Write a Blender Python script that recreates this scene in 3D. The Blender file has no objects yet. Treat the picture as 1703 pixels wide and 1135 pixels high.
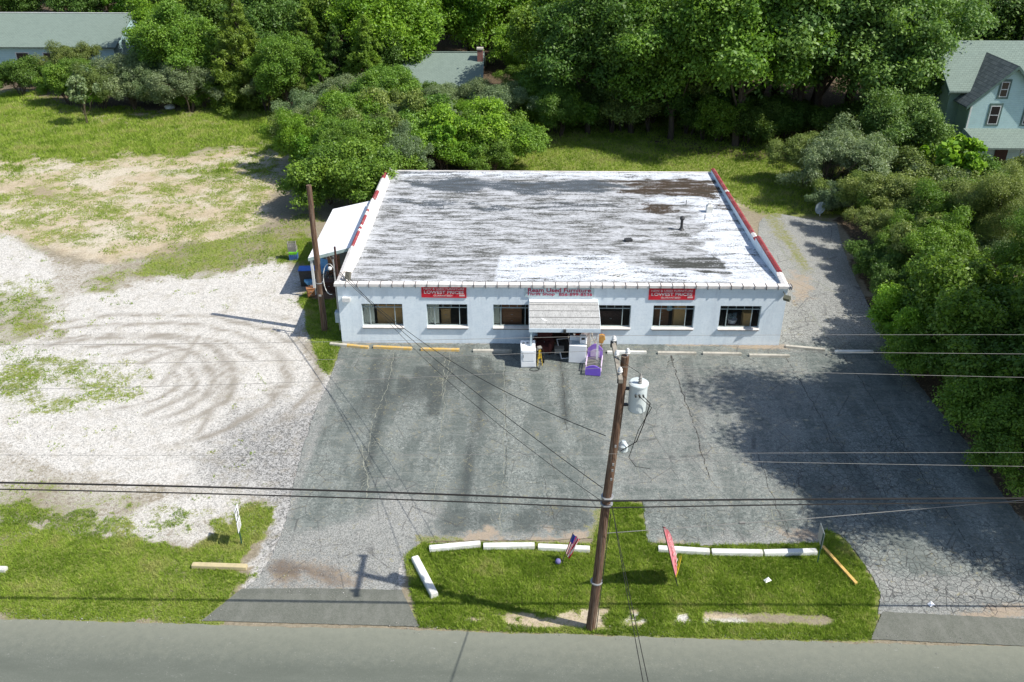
import bpy, math, random
import numpy as np
from mathutils import Vector, Matrix, geometry
R = math.radians
rnd = random.Random(7)
rng = np.random.default_rng(11)
S = bpy.context.scene
COL = S.collection

# ------------------------------------------------------------------ camera
CX, CY, FPX = 851.5, 567.5, 1483.51
CAM = np.array([8.436, -37.808, 20.80]); PITCH, YAW, ROLL = .50007, .0057978, .0033536
_f = np.array([-math.sin(YAW)*math.cos(PITCH), math.cos(YAW)*math.cos(PITCH), -math.sin(PITCH)])
_r = np.array([math.cos(YAW), math.sin(YAW), 0.]); _u = np.cross(_r, _f)
RT = math.cos(ROLL)*_r + math.sin(ROLL)*_u; UP = -math.sin(ROLL)*_r + math.cos(ROLL)*_u; FW = _f
def G(px, py, z=0.):            # survey: where the sight line of a photo point meets the level z
    d = FW + RT*(px-CX)/FPX - UP*(py-CY)/FPX
    t = (z-CAM[2])/d[2]; return CAM + t*d
def AY(px, py, Y):              # ... and where it meets the vertical plane y = Y
    d = FW + RT*(px-CX)/FPX - UP*(py-CY)/FPX
    t = (Y-CAM[1])/d[1]; return CAM + t*d
def PX(x, y, z):                # vectorised, used to look masks up
    X = np.stack([x-CAM[0], y-CAM[1], z-CAM[2]], -1)
    w = np.maximum(X@FW, 4.)
    return CX+FPX*(X@RT)/w, CY-FPX*(X@UP)/w
cam = bpy.data.cameras.new("camera"); co = bpy.data.objects.new("camera", cam); COL.objects.link(co)
M3 = Matrix([[RT[i], UP[i], -FW[i]] for i in range(3)])
co.matrix_world = Matrix.Translation(Vector(CAM)) @ M3.to_4x4()
cam.sensor_width = 36; cam.lens = FPX/1703*36; cam.clip_end = 3000; cam.clip_start = .1
S.camera = co

# ------------------------------------------------------------------ light
SEL, SAZ = R(49.8), R(16)     # the sun stands to the right and a little in front
sd = Vector((math.cos(SEL)*math.cos(SAZ), -math.cos(SEL)*math.sin(SAZ), math.sin(SEL)))
sun = bpy.data.lights.new("sun", 'SUN'); sun.energy = 5.0; sun.angle = R(.5); sun.color = (1, .955, .88)
so = bpy.data.objects.new("sun", sun); COL.objects.link(so)
so.rotation_euler = sd.to_track_quat('Z', 'Y').to_euler(); so.location = (40, -20, 60)
W = bpy.data.worlds.new("World"); S.world = W; W.use_nodes = True
nt = W.node_tree; sky = nt.nodes.new('ShaderNodeTexSky'); sky.sky_type = 'NISHITA'; sky.sun_disc = False
sky.sun_elevation = SEL; sky.sun_rotation = math.atan2(sd.x, sd.y)
nt.links.new(sky.outputs[0], nt.nodes['Background'].inputs[0]); nt.nodes['Background'].inputs[1].default_value = .13
S.view_settings.view_transform = 'Standard'; S.view_settings.look = 'None'; S.view_settings.exposure = .36

# ------------------------------------------------------------------ materials
class N:
    def __init__(s, name):
        s.m = bpy.data.materials.new(name); s.m.use_nodes = True; s.t = s.m.node_tree
        s.p = s.t.nodes['Principled BSDF']; s.out = s.t.nodes['Material Output']
        s.tc = s.t.nodes.new('ShaderNodeTexCoord')
    def n(s, typ, **k):
        x = s.t.nodes.new(typ)
        for a, b in k.items(): setattr(x, a, b)
        return x
    def put(s, sock, v):
        if isinstance(v, bpy.types.NodeSocket): s.t.links.new(v, sock)
        elif isinstance(v, (tuple, list)) and len(v) == 3 and sock.type == 'RGBA': sock.default_value = (*v, 1)
        else: sock.default_value = v
    def math(s, op, a, b=0., c=0., clamp=False):
        x = s.n('ShaderNodeMath', operation=op, use_clamp=clamp)
        s.put(x.inputs[0], a); s.put(x.inputs[1], b); s.put(x.inputs[2], c); return x.outputs[0]
    def mix(s, f, a, b, mode='MIX'):
        x = s.n('ShaderNodeMix', data_type='RGBA', blend_type=mode)
        s.put(x.inputs[0], f); s.put(x.inputs[6], a); s.put(x.inputs[7], b); return x.outputs[2]
    def coord(s, sc=(1, 1, 1), loc=(0, 0, 0), src=None):
        m = s.n('ShaderNodeMapping'); m.inputs['Scale'].default_value = sc; m.inputs['Location'].default_value = loc
        s.t.links.new(src or s.tc.outputs['Object'], m.inputs[0]); return m.outputs[0]
    def noise(s, scale=5, detail=5, rough=.6, co=None, dist=0.):
        x = s.n('ShaderNodeTexNoise'); x.inputs['Scale'].default_value = scale; x.inputs['Detail'].default_value = detail
        x.inputs['Roughness'].default_value = rough; x.inputs['Distortion'].default_value = dist
        s.t.links.new(co or s.tc.outputs['Object'], x.inputs['Vector']); return x.outputs['Fac']
    def vor(s, scale=5, feature='F1', co=None, out='Distance', rand=1.):
        x = s.n('ShaderNodeTexVoronoi', feature=feature); x.inputs['Scale'].default_value = scale
        x.inputs['Randomness'].default_value = rand
        s.t.links.new(co or s.tc.outputs['Object'], x.inputs['Vector']); return x.outputs[out]
    def ramp(s, f, lo, hi, a=0., b=1.):
        x = s.n('ShaderNodeMapRange'); s.put(x.inputs[0], f); x.inputs[1].default_value = lo; x.inputs[2].default_value = hi
        x.inputs[3].default_value = a; x.inputs[4].default_value = b; return x.outputs[0]
    def attr(s, name):
        x = s.n('ShaderNodeAttribute', attribute_name=name); return x.outputs['Fac']
    def bump(s, h, strength=.3, dist=.02):
        x = s.n('ShaderNodeBump'); x.inputs['Strength'].default_value = strength; x.inputs['Distance'].default_value = dist
        s.put(x.inputs['Height'], h); s.t.links.new(x.outputs[0], s.p.inputs['Normal'])
    def base(s, c, rough=.85, metal=0., spec=.3):
        s.put(s.p.inputs['Base Color'], c); s.put(s.p.inputs['Roughness'], rough); s.p.inputs['Metallic'].default_value = metal
        s.p.inputs['Specular IOR Level'].default_value = spec; return s.m
def simple(name, c1, c2=None, rough=.75, scale=4., metal=0., bump=.15, stretch=(1, 1, 1), spec=.3, lo=.35, hi=.7, dirt=None):
    a = N(name); c2 = c2 or tuple(x*.72 for x in c1); co = a.coord(stretch)
    f = a.ramp(a.noise(scale, 6, .65, co), lo, hi); c = a.mix(f, c1, c2)
    if dirt: c = a.mix(a.math('MULTIPLY', a.ramp(a.noise(scale*.37, 7, .75, co), .5, .68), .7), c, dirt)
    a.bump(a.noise(scale*9, 4, .6, co), bump, .01); return a.base(c, rough, metal, spec)

# ------------------------------------------------------------------ mesh helpers
class MB:
    def __init__(s): s.v = []; s.f = []; s.mi = []; s.cur = 0
    def add(s, vs, fs):
        n = len(s.v); s.v += [tuple(p) for p in vs]; s.f += [[i+n for i in q] for q in fs]; s.mi += [s.cur]*len(fs); return s
    def box(s, lo, hi, M=None):
        x0, y0, z0 = lo; x1, y1, z1 = hi
        vs = [(x0,y0,z0),(x1,y0,z0),(x1,y1,z0),(x0,y1,z0),(x0,y0,z1),(x1,y0,z1),(x1,y1,z1),(x0,y1,z1)]
        if M: vs = [M @ Vector(p) for p in vs]
        return s.add(vs, [(3,2,1,0),(4,5,6,7),(0,1,5,4),(1,2,6,5),(2,3,7,6),(3,0,4,7)])
    def cbox(s, c, d, rz=0, rx=0, ry=0):
        M = Matrix.Translation(Vector(c)) @ Matrix.Rotation(rz, 4, 'Z') @ Matrix.Rotation(ry, 4, 'Y') @ Matrix.Rotation(rx, 4, 'X')
        return s.box((-d[0]/2, -d[1]/2, -d[2]/2), (d[0]/2, d[1]/2, d[2]/2), M)
    def tube(s, pts, r, n=8, cap=True):
        pts = [Vector(p) for p in pts]; rs = r if isinstance(r, (list, tuple)) else [r]*len(pts)
        rings = []; b = len(s.v); ref = None
        for i, p in enumerate(pts):
            t = (pts[min(i+1, len(pts)-1)]-pts[max(i-1, 0)]).normalized()
            if ref is None: ref = Vector((0, 0, 1)) if abs(t.z) < .9 else Vector((0, 1, 0))
            a = t.cross(ref).normalized(); c = a.cross(t).normalized(); ref = c
            rings.append([p+(a*math.cos(k*2*math.pi/n)+c*math.sin(k*2*math.pi/n))*rs[i] for k in range(n)])
        vs = [q for g in rings for q in g]; fs = []
        for i in range(len(pts)-1):
            for k in range(n): fs.append((i*n+k, i*n+(k+1) % n, (i+1)*n+(k+1) % n, (i+1)*n+k))
        if cap: fs += [tuple(range(n-1, -1, -1)), tuple((len(pts)-1)*n+k for k in range(n))]
        return s.add(vs, fs)
    def lathe(s, prof, c=(0, 0, 0), n=20):     # prof: (r, z)
        vs = []; fs = []
        for r, z in prof:
            for k in range(n): vs.append((c[0]+r*math.cos(2*math.pi*k/n), c[1]+r*math.sin(2*math.pi*k/n), c[2]+z))
        for i in range(len(prof)-1):
            for k in range(n): fs.append((i*n+k, i*n+(k+1) % n, (i+1)*n+(k+1) % n, (i+1)*n+k))
        fs += [tuple(range(n-1, -1, -1)), tuple((len(prof)-1)*n+k for k in range(n))]
        return s.add(vs, fs)
    def prism(s, poly, fr, d):      # poly 2-D, fr maps (a, b, h) -> point, d thickness
        n = len(poly); vs = [fr(a, b, 0) for a, b in poly]+[fr(a, b, d) for a, b in poly]
        return s.add(vs, [tuple(range(n-1, -1, -1)), tuple(range(n, 2*n))]+[(i, (i+1) % n, n+(i+1) % n, n+i) for i in range(n)])
    def quad(s, a, b, c, d): return s.add([a, b, c, d], [(0, 1, 2, 3)])
    def build(s, name, mats, parent=None, bevel=0, smooth=False):
        me = bpy.data.meshes.new(name); me.from_pydata([tuple(p) for p in s.v], [], s.f)
        mats = mats if isinstance(mats, (list, tuple)) else [mats]
        for m in mats: me.materials.append(m)
        if len(mats) > 1: me.polygons.foreach_set('material_index', s.mi)
        if smooth: me.polygons.foreach_set('use_smooth', [True]*len(me.polygons))
        me.update(); o = bpy.data.objects.new(name, me); COL.objects.link(o); o.parent = parent
        if bevel:
            b = o.modifiers.new('bevel', 'BEVEL'); b.width = bevel; b.segments = 2; b.limit_method = 'ANGLE'
        return o
def tag(o, label=None, cat=None, group=None, kind=None):
    if label: o['label'] = label
    if cat: o['category'] = cat
    if group: o['group'] = group
    if kind: o['kind'] = kind
    return o
def thing(name, label, cat, loc=(0, 0, 0), rz=0, group=None):
    o = bpy.data.objects.new(name, None); COL.objects.link(o); o.location = tuple(loc); o.rotation_euler = (0, 0, rz)
    o.empty_display_size = .3
    return tag(o, label, cat, group)
def dup(root, loc, rz=0, label=None, scale=None, group=None):
    r = root.copy(); COL.objects.link(r); r.location = tuple(loc); r.rotation_euler = (0, 0, rz)
    if label: r['label'] = label
    if group: r['group'] = group
    if scale: r.scale = scale
    for ch in root.children:
        c = ch.copy(); COL.objects.link(c); c.parent = r
        for g in ch.children:
            d = g.copy(); COL.objects.link(d); d.parent = c
    return r
def npmesh(name, V, F, mat, attrs=None, parent=None):     # V (n,3); F (m,k) constant k
    V = np.asarray(V, np.float32); F = np.asarray(F, np.int32); k = F.shape[1]
    me = bpy.data.meshes.new(name); me.vertices.add(len(V)); me.vertices.foreach_set('co', V.ravel())
    me.loops.add(F.size); me.loops.foreach_set('vertex_index', F.ravel())
    me.polygons.add(len(F)); me.polygons.foreach_set('loop_start', np.arange(0, F.size, k, dtype=np.int32))
    try: me.polygons.foreach_set('loop_total', np.full(len(F), k, np.int32))
    except Exception: pass
    for an, av in (attrs or {}).items():
        at = me.attributes.new(an, 'FLOAT', 'POINT'); at.data.foreach_set('value', np.asarray(av, np.float32))
    me.update(calc_edges=True); me.materials.append(mat)
    o = bpy.data.objects.new(name, me); COL.objects.link(o); o.parent = parent
    return o
def text(body, width, height, mat, M, parent, name='lettering', bold=.0, extr=.006, spacing=1.):
    cu = bpy.data.curves.new('t', 'FONT'); cu.body = body; cu.size = 1; cu.offset = bold; cu.extrude = .01; cu.space_character = spacing
    o = bpy.data.objects.new('t', cu); COL.objects.link(o); dg = bpy.context.evaluated_depsgraph_get()
    me = bpy.data.meshes.new_from_object(o.evaluated_get(dg)); bpy.data.objects.remove(o); bpy.data.curves.remove(cu)
    xs = [v.co.x for v in me.vertices]; ys = [v.co.y for v in me.vertices]
    x0, x1, y0, y1 = min(xs), max(xs), min(ys), max(ys)
    for v in me.vertices:
        v.co = M @ Vector(((v.co.x-(x0+x1)/2)/(x1-x0)*width, (v.co.y-(y0+y1)/2)/(y1-y0)*height, v.co.z/.01*extr/2))
    me.materials.clear(); me.materials.append(mat); me.name = name
    n = bpy.data.objects.new(name, me); COL.objects.link(n); n.parent = parent
    return n

# value noise (numpy)
_gr = rng.random((256, 256))
def vn(x, y, s=1.):
    x = x*s; y = y*s; xi = np.floor(x).astype(int); yi = np.floor(y).astype(int); fx = x-xi; fy = y-yi
    fx = fx*fx*(3-2*fx); fy = fy*fy*(3-2*fy); a = lambda i, j: _gr[(xi+i) % 256, (yi+j) % 256]
    return (a(0,0)*(1-fx)+a(1,0)*fx)*(1-fy)+(a(0,1)*(1-fx)+a(1,1)*fx)*fy
def fbm(x, y, s=1., o=4):
    t = 0; w = 0
    for k in range(o): t = t+vn(x+17.3*k, y-9.1*k, s*2**k)*.5**k; w += .5**k
    return t/w
def sm(x, a, b): t = np.clip((x-a)/(b-a), 0, 1); return t*t*(3-2*t)
def poly(px, py, P, soft=12.):      # soft polygon mask (1 inside)
    P = np.asarray(P, float); ins = np.zeros(px.shape, bool); d = np.full(px.shape, 1e9)
    for i in range(len(P)):
        x1, y1 = P[i]; x2, y2 = P[(i+1) % len(P)]
        c = ((y1 > py) != (y2 > py)) & (px < (x2-x1)*(py-y1)/((y2-y1) if y2 != y1 else 1e-9)+x1); ins ^= c
        t = np.clip(((px-x1)*(x2-x1)+(py-y1)*(y2-y1))/((x2-x1)**2+(y2-y1)**2+1e-9), 0, 1)
        d = np.minimum(d, np.hypot(px-x1-t*(x2-x1), py-y1-t*(y2-y1)))
    return sm(np.where(ins, d, -d), -soft, soft)
def ell(px, py, cx, cy, rx, ry, soft=.4):
    return 1-sm(np.hypot((px-cx)/rx, (py-cy)/ry), 1-soft, 1+soft)

# ------------------------------------------------------------------ ground
def ground_masks(x, y):
    px, py = PX(x, y, np.zeros_like(x)); n1 = fbm(x, y, .35); n2 = fbm(x+50, y, 1.1); j = (n1-.5)*70*np.clip(py/500, .3, 1.3)
    n3 = fbm(x+7, y+2, 1.7, 5); j2 = (n3-.5)*55*np.clip(py/600, .35, 1.4); X = px+j+j2; Y = py+(j+j2)*.5
    near = y < 60
    gravel = poly(X, Y, [(120,500),(300,462),(420,442),(480,436),(505,470),(512,500),(498,560),(520,610),(560,625),(600,1000),(440,985),(470,845),(380,815),(240,800),(110,790),(20,745),(-300,760),(-400,560),(0,585),(90,560)], 16)
    gravel = np.maximum(gravel, .9*poly(X, Y, [(-300,400),(20,390),(70,420),(115,465),(60,490),(0,500),(-300,520)], 18))
    gravel = np.maximum(gravel, .75*poly(X, Y, [(140,850),(280,810),(400,815),(470,835),(430,870),(330,880),(230,900),(170,890)], 26))
    gravel = np.maximum(gravel, .95*poly(px+j*.3, py+j*.2, [(445,900),(500,890),(700,890),(668,975),(400,985),(425,945)], 8))
    gravel = np.maximum(gravel, .52*poly(X, Y, [(-400,380),(120,430),(560,440),(560,900),(-400,905)], 20)); gravel = np.maximum(gravel, .9*poly(px+j2*.3, py+j2*.2, [(1010,1016),(1160,1022),(1250,1028),(1240,1038),(1120,1036),(1010,1034)], 3))
    sand = poly(X, Y, [(-300,255),(100,262),(220,250),(300,262),(420,240),(500,232),(515,262),(470,300),(450,330),(430,400),(300,420),(150,430),(0,400),(-300,400)], 22)*.95
    sand = np.maximum(sand, .9*poly(X, Y, [(130,183),(280,178),(285,195),(200,203),(140,196)], 6))
    sand = np.maximum(sand, .8*poly(X, Y, [(0,140),(60,150),(120,165),(110,176),(0,158)], 5))
    sand = np.maximum(sand, .85*poly(X, Y, [(865,225),(900,205),(960,218),(1050,240),(1000,262),(930,268),(872,262)], 10))
    sand = np.maximum(sand, .6*ell(X, Y, 1250, 330, 60, 14)+.0)
    sand = np.maximum(sand, .8*ell(X, Y, 1300, 300, 30, 8))
    sand = np.maximum(sand, .9*poly(px+j*.15, py+j*.1, [(760,1030),(960,1008),(1060,1012),(1150,1020),(1260,1025),(1180,1042),(1100,1040),(1000,1052),(800,1044)], 8))
    sand = np.maximum(sand, .55*poly(px, py, [(-400,1012),(330,1016),(330,1030),(-400,1028)], 8))
    lush = poly(X, Y, [(-400,880),(-50,840),(150,885),(270,895),(340,880),(420,845),(475,850),(450,905),(425,940),(395,985),(340,1040),(-400,1040)], 14)
    isl = poly(px, py, [(672,925),(700,900),(720,905),(900,902),(985,905),(1010,835),(1070,835),(1080,905),(1300,905),(1360,903),(1372,880),(1400,892),(1430,930),(1466,990),(1452,1066),(1100,1062),(695,1044)], 5)
    back = poly(X, Y, [(800,300),(860,150),(960,150),(1300,170),(1460,250),(1470,330),(1440,372),(1290,362),(1240,345),(1180,310)], 14)
    field = poly(X, Y, [(-300,120),(0,140),(160,180),(280,190),(360,165),(470,175),(520,245),(420,250),(300,262),(200,258),(90,272),(-300,268)], 24)
    side = poly(px+j*.3, py, [(500,500),(520,480),(575,480),(580,585),(562,605),(548,628),(530,610),(512,570)], 8)
    mid = .55*poly(X, Y, [(170,430),(300,395),(450,380),(520,330),(540,420),(520,450),(430,442),(300,462),(150,490)], 22)
    grass = np.maximum.reduce([lush*.95, isl, back*.9, field*.92, side, mid])
    grass = np.maximum(grass, .5*poly(X, Y, [(-300,440),(90,480),(110,540),(20,590),(-300,590)], 25))
    grass = np.maximum(grass, .47*ell(X, Y, 110, 640, 120, 45)); grass = np.maximum(grass, .47*ell(X, Y, 200, 620, 50, 22))
    grass = np.maximum(grass, .52*ell(X, Y, 400, 300, 90, 30)); grass = np.maximum(grass, .45*ell(X, Y, 240, 380, 90, 36))
    grass = np.maximum(grass, .5*poly(X, Y, [(-300,790),(100,790),(250,830),(350,850),(200,900),(-300,900)], 22))
    grass = np.maximum(grass, .41*sand)
    grass = grass*(1-.75*poly(px+j*.15, py+j*.1, [(760,1026),(960,1008),(1060,1012),(1150,1018),(1400,1022),(1380,1044),(1100,1036),(1000,1048),(800,1040)], 6)*sm(fbm(x+5, y, 1.1, 3), .34, .46))
    fm = sm(x, 1, -3)*(1-lush)*(1-side)*(py < 905)
    grass = grass+fm*((fbm(x+3, y, .45, 3)-.5)*.75+(fbm(x, y+31, 1.6, 3)-.5)*.55)*np.clip(grass*2.2+.25, 0, 1)
    gravel = gravel+fm*(fbm(x+13, y, .5, 4)-.5)*.5; sand = sand+fm*(fbm(x+23, y, .5, 4)-.5)*.7
    grass = grass-lush*np.clip(fbm(x+60, y, .7, 4)-.54, 0, 1)*2.2
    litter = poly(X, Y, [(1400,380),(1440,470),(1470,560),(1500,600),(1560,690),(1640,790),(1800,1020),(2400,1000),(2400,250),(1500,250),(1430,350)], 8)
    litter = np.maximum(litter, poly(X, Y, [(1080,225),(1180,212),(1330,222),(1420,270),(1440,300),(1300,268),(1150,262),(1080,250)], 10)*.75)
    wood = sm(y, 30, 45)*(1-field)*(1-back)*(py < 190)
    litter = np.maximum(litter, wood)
    # tyre tracks: arcs in the gravel
    tr = np.zeros_like(x)
    c = G(160, 640); 
    for (rx, ry, a0, a1, w) in [(5.2,3.8,-.9,2.2,.2),(6.1,4.6,-1.0,2.5,.25),(8.2,6.0,-1.1,2.6,.22),(9.6,7.,-.6,2.3,.2),(4.3,3.2,-.5,1.6,.15),(11.,8.,-.2,1.2,.2),(5.6,4.9,-.4,1.9,.12),(7.3,4.9,.2,2.4,.14),(3.6,2.2,-1.4,.9,.12)]:
        dx = (x-c[0])/rx; dy = (y-c[1])/ry; rr = np.hypot(dx, dy); an = np.arctan2(dy, dx)
        m = np.exp(-((rr-1+(n1-.5)*.22+(n2-.5)*.05)*rx/w)**2)*sm(an, a0, a0+.4)*(1-sm(an, a1-.4, a1)); tr = np.maximum(tr, m*np.clip(n3*2.4-.35, 0, 1.1))
    for (x1, y1, x2, y2) in [(205,590,255,575),(235,605,285,585),(270,640,330,560),(240,690,330,650),(330,720,380,640)]:
        a = G(x1, y1); b = G(x2, y2); t = np.clip(((x-a[0])*(b[0]-a[0])+(y-a[1])*(b[1]-a[1]))/((b[0]-a[0])**2+(b[1]-a[1])**2), 0, 1)
        d = np.hypot(x-a[0]-t*(b[0]-a[0]), y-a[1]-t*(b[1]-a[1])); tr = np.maximum(tr, .8*np.exp(-(d/.16)**2))
    grey = np.clip(poly(X, Y, [(380,690),(560,640),(620,900),(460,900),(440,830),(330,800)], 60)*.8 + .9*poly(px, py, [(440,890),(720,880),(668,975),(400,985)], 10)*.5, 0, 1)
    damp = .8*ell(X, Y, 520, 962, 45, 16)+.55*ell(X, Y, 320, 412, 60, 10)+.5*ell(X, Y, 68, 322, 24, 10)
    return dict(grass=grass, gravel=gravel*near, sand=sand, litter=litter, track=np.clip(tr, 0, 1), grey=grey, damp=np.clip(damp, 0, 1))
xs = np.concatenate([np.array([-700,-400,-250,-160,-110,-80,-60,-48,-40]), np.arange(-34, 42, .22), np.array([43,45,48,54,62,75,95,130,200,400,700])])
ys = np.concatenate([np.array([-500,-250,-120,-70,-50,-40,-34,-30,-27,-24.5]), np.arange(-23, 50, .22), np.array([51,53,55,58,61,64,68,73,79,86,95,110,130,170,250,450,900])])
GX, GY = np.meshgrid(xs, ys); nx, ny = len(xs), len(ys)
msk = ground_masks(GX.ravel(), GY.ravel())
i = np.arange(nx*ny).reshape(ny, nx); F = np.stack([i[:-1,:-1], i[:-1,1:], i[1:,1:], i[1:,:-1]], -1).reshape(-1, 4)
g = N("ground_soil")
nA = g.noise(1.3, 6, .7); nB = g.noise(6, 6, .75); nC = g.noise(28, 3, .6); nL = g.noise(.25, 4, .6)
def sharp(at, k, w=1.0):
    w *= 2.6; k *= .75
    n = g.math('ADD', g.math('MULTIPLY', nA, .35), g.math('ADD', g.math('MULTIPLY', nB, .5), g.math('MULTIPLY', nC, .35)))   # ~0.6 mean
    return g.math('ADD', g.math('MULTIPLY', g.math('ADD', g.math('SUBTRACT', g.attr(at), .5), g.math('MULTIPLY', g.math('SUBTRACT', n, .6), w)), k), .5, clamp=True)
soil = g.mix(g.ramp(nB, .35, .65), (.20, .17, .115), (.31, .27, .20))
sandc = g.mix(g.ramp(nA, .35, .65), (.50, .41, .29), (.40, .33, .225)); sandc = g.mix(g.ramp(nL, .45, .6), sandc, (.53, .47, .37))
sandc = g.mix(g.math('MULTIPLY', g.ramp(nC, .55, .7), .5), sandc, (.25, .215, .15))
vc = g.vor(26, out='Color'); vr = g.n('ShaderNodeSeparateColor'); g.t.links.new(vc, vr.inputs[0])
vc2 = g.vor(11, out='Color'); vr2 = g.n('ShaderNodeSeparateColor'); g.t.links.new(vc2, vr2.inputs[0])
cell = g.math('ADD', g.math('MULTIPLY', vr.outputs[0], .65), g.math('MULTIPLY', vr2.outputs[1], .35))
gr = g.mix(g.ramp(cell, .15, .62), (.32, .31, .285), (.59, .565, .52))
grd = g.mix(g.ramp(cell, .2, .9), (.07, .072, .07), (.42, .415, .40))
gr = g.mix(sharp('grey', 1.6, .8), gr, grd)
gr = g.mix(g.math('MULTIPLY', g.ramp(nA, .5, .66), .45), gr, (.36, .32, .26))
gr = g.mix(g.math('MULTIPLY', g.attr('track'), .95), gr, (.25, .225, .185))
grs = g.mix(g.ramp(nB, .35, .65), (.12, .17, .028), (.23, .26, .06)); grs = g.mix(g.ramp(nL, .42, .58), grs, (.16, .19, .045)); grs = g.mix(g.math('MULTIPLY', g.ramp(nC, .5, .62), .5), grs, (.26, .24, .11))
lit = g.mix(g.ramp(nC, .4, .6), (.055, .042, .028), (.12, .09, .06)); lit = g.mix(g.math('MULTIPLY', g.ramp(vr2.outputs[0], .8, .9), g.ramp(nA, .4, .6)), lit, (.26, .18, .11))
c = g.mix(sharp('sand', 3.), soil, sandc); c = g.mix(g.ramp(vr2.outputs[2], .0, .5, .35, 0), c, (.16, .13, .09))
c = g.mix(sharp('gravel', 3.), c, gr)
c = g.mix(g.math('MULTIPLY', g.attr('damp'), .7), c, (.10, .07, .045))
c = g.mix(sharp('grass', 5., 1.5), c, grs)
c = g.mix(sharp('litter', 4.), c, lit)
g.bump(g.math('ADD', g.math('MULTIPLY', cell, .5), g.math('ADD', nB, g.math('MULTIPLY', nC, .6))), .55, .05); g.base(c, .95, spec=.15)
GZ = (fbm(GX.ravel(), GY.ravel(), .4, 3)-.5)*.02-.012
ground = npmesh('ground', np.stack([GX.ravel(), GY.ravel(), GZ], -1), F, g.m, msk)
tag(ground, kind='structure')

# sheets laid on the ground ------------------------------------------------
def sheet(name, P, z, mat, step=0., jit=0., masks=None, edge=.12):
    """polygon with a slightly ragged outline and inner grid, z above ground"""
    P = [Vector((p[0], p[1])) for p in P]; out = []
    for a, b in zip(P, P[1:]+P[:1]):
        n = max(1, int((b-a).length/edge))
        for k in range(n):
            q = a.lerp(b, k/n); out.append(q+Vector((rnd.uniform(-jit, jit), rnd.uniform(-jit, jit))) if k else q)
    n = len(out); pts = list(out)
    if step:
        ox = np.array([p.x for p in out]); oy = np.array([p.y for p in out])
        gx, gy = np.meshgrid(np.arange(ox.min(), ox.max(), step), np.arange(oy.min(), oy.max(), step)); gx = gx.ravel(); gy = gy.ravel()
        m = poly(gx, gy, np.stack([ox, oy], -1), .1) > .99
        pts += [Vector((a, b)) for a, b in zip(gx[m], gy[m])]
    r = geometry.delaunay_2d_cdt(pts, [(k, (k+1) % n) for k in range(n)], [list(range(n))], 1, 1e-5)
    V = np.array([(p.x, p.y, z) for p in r[0]]); me = bpy.data.meshes.new(name)
    F = [f for f in r[2] if len(f) == 3]
    F = [f if (V[f[1]][0]-V[f[0]][0])*(V[f[2]][1]-V[f[0]][1])-(V[f[1]][1]-V[f[0]][1])*(V[f[2]][0]-V[f[0]][0]) > 0 else f[::-1] for f in F]
    o = npmesh(name, V, F, mat, masks(V[:,0], V[:,1]) if masks else None); return o
def GP(L, z=0.): return [tuple(G(a, b, z)[:2]) for a, b in L]
LOT = GP([(568,574),(556,610),(545,640),(522,690),(503,750),(490,800),(480,850),(468,890),(450,930),(425,965),(404,984),(668,984),(662,960),(668,930),(700,903),(720,900),(895,899),(985,896),(1003,860),(1012,835),(1068,834),(1077,903),(1180,908),(1360,903),(1368,882),(1398,890),(1428,925),(1452,960),(1464,990),(1460,1022),(1760,1034),(1800,1034),(1760,955),(1703,872),(1650,798),(1600,728),(1548,665),(1500,606),(1478,575),(1464,545),(1440,500),(1412,440),(1398,400),(1392,372),(1330,362),(1290,355),(1270,362),(1262,372)])
LOT += [(21.12, 5.0), (21.12, -.02), (0, -.02)]
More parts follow.
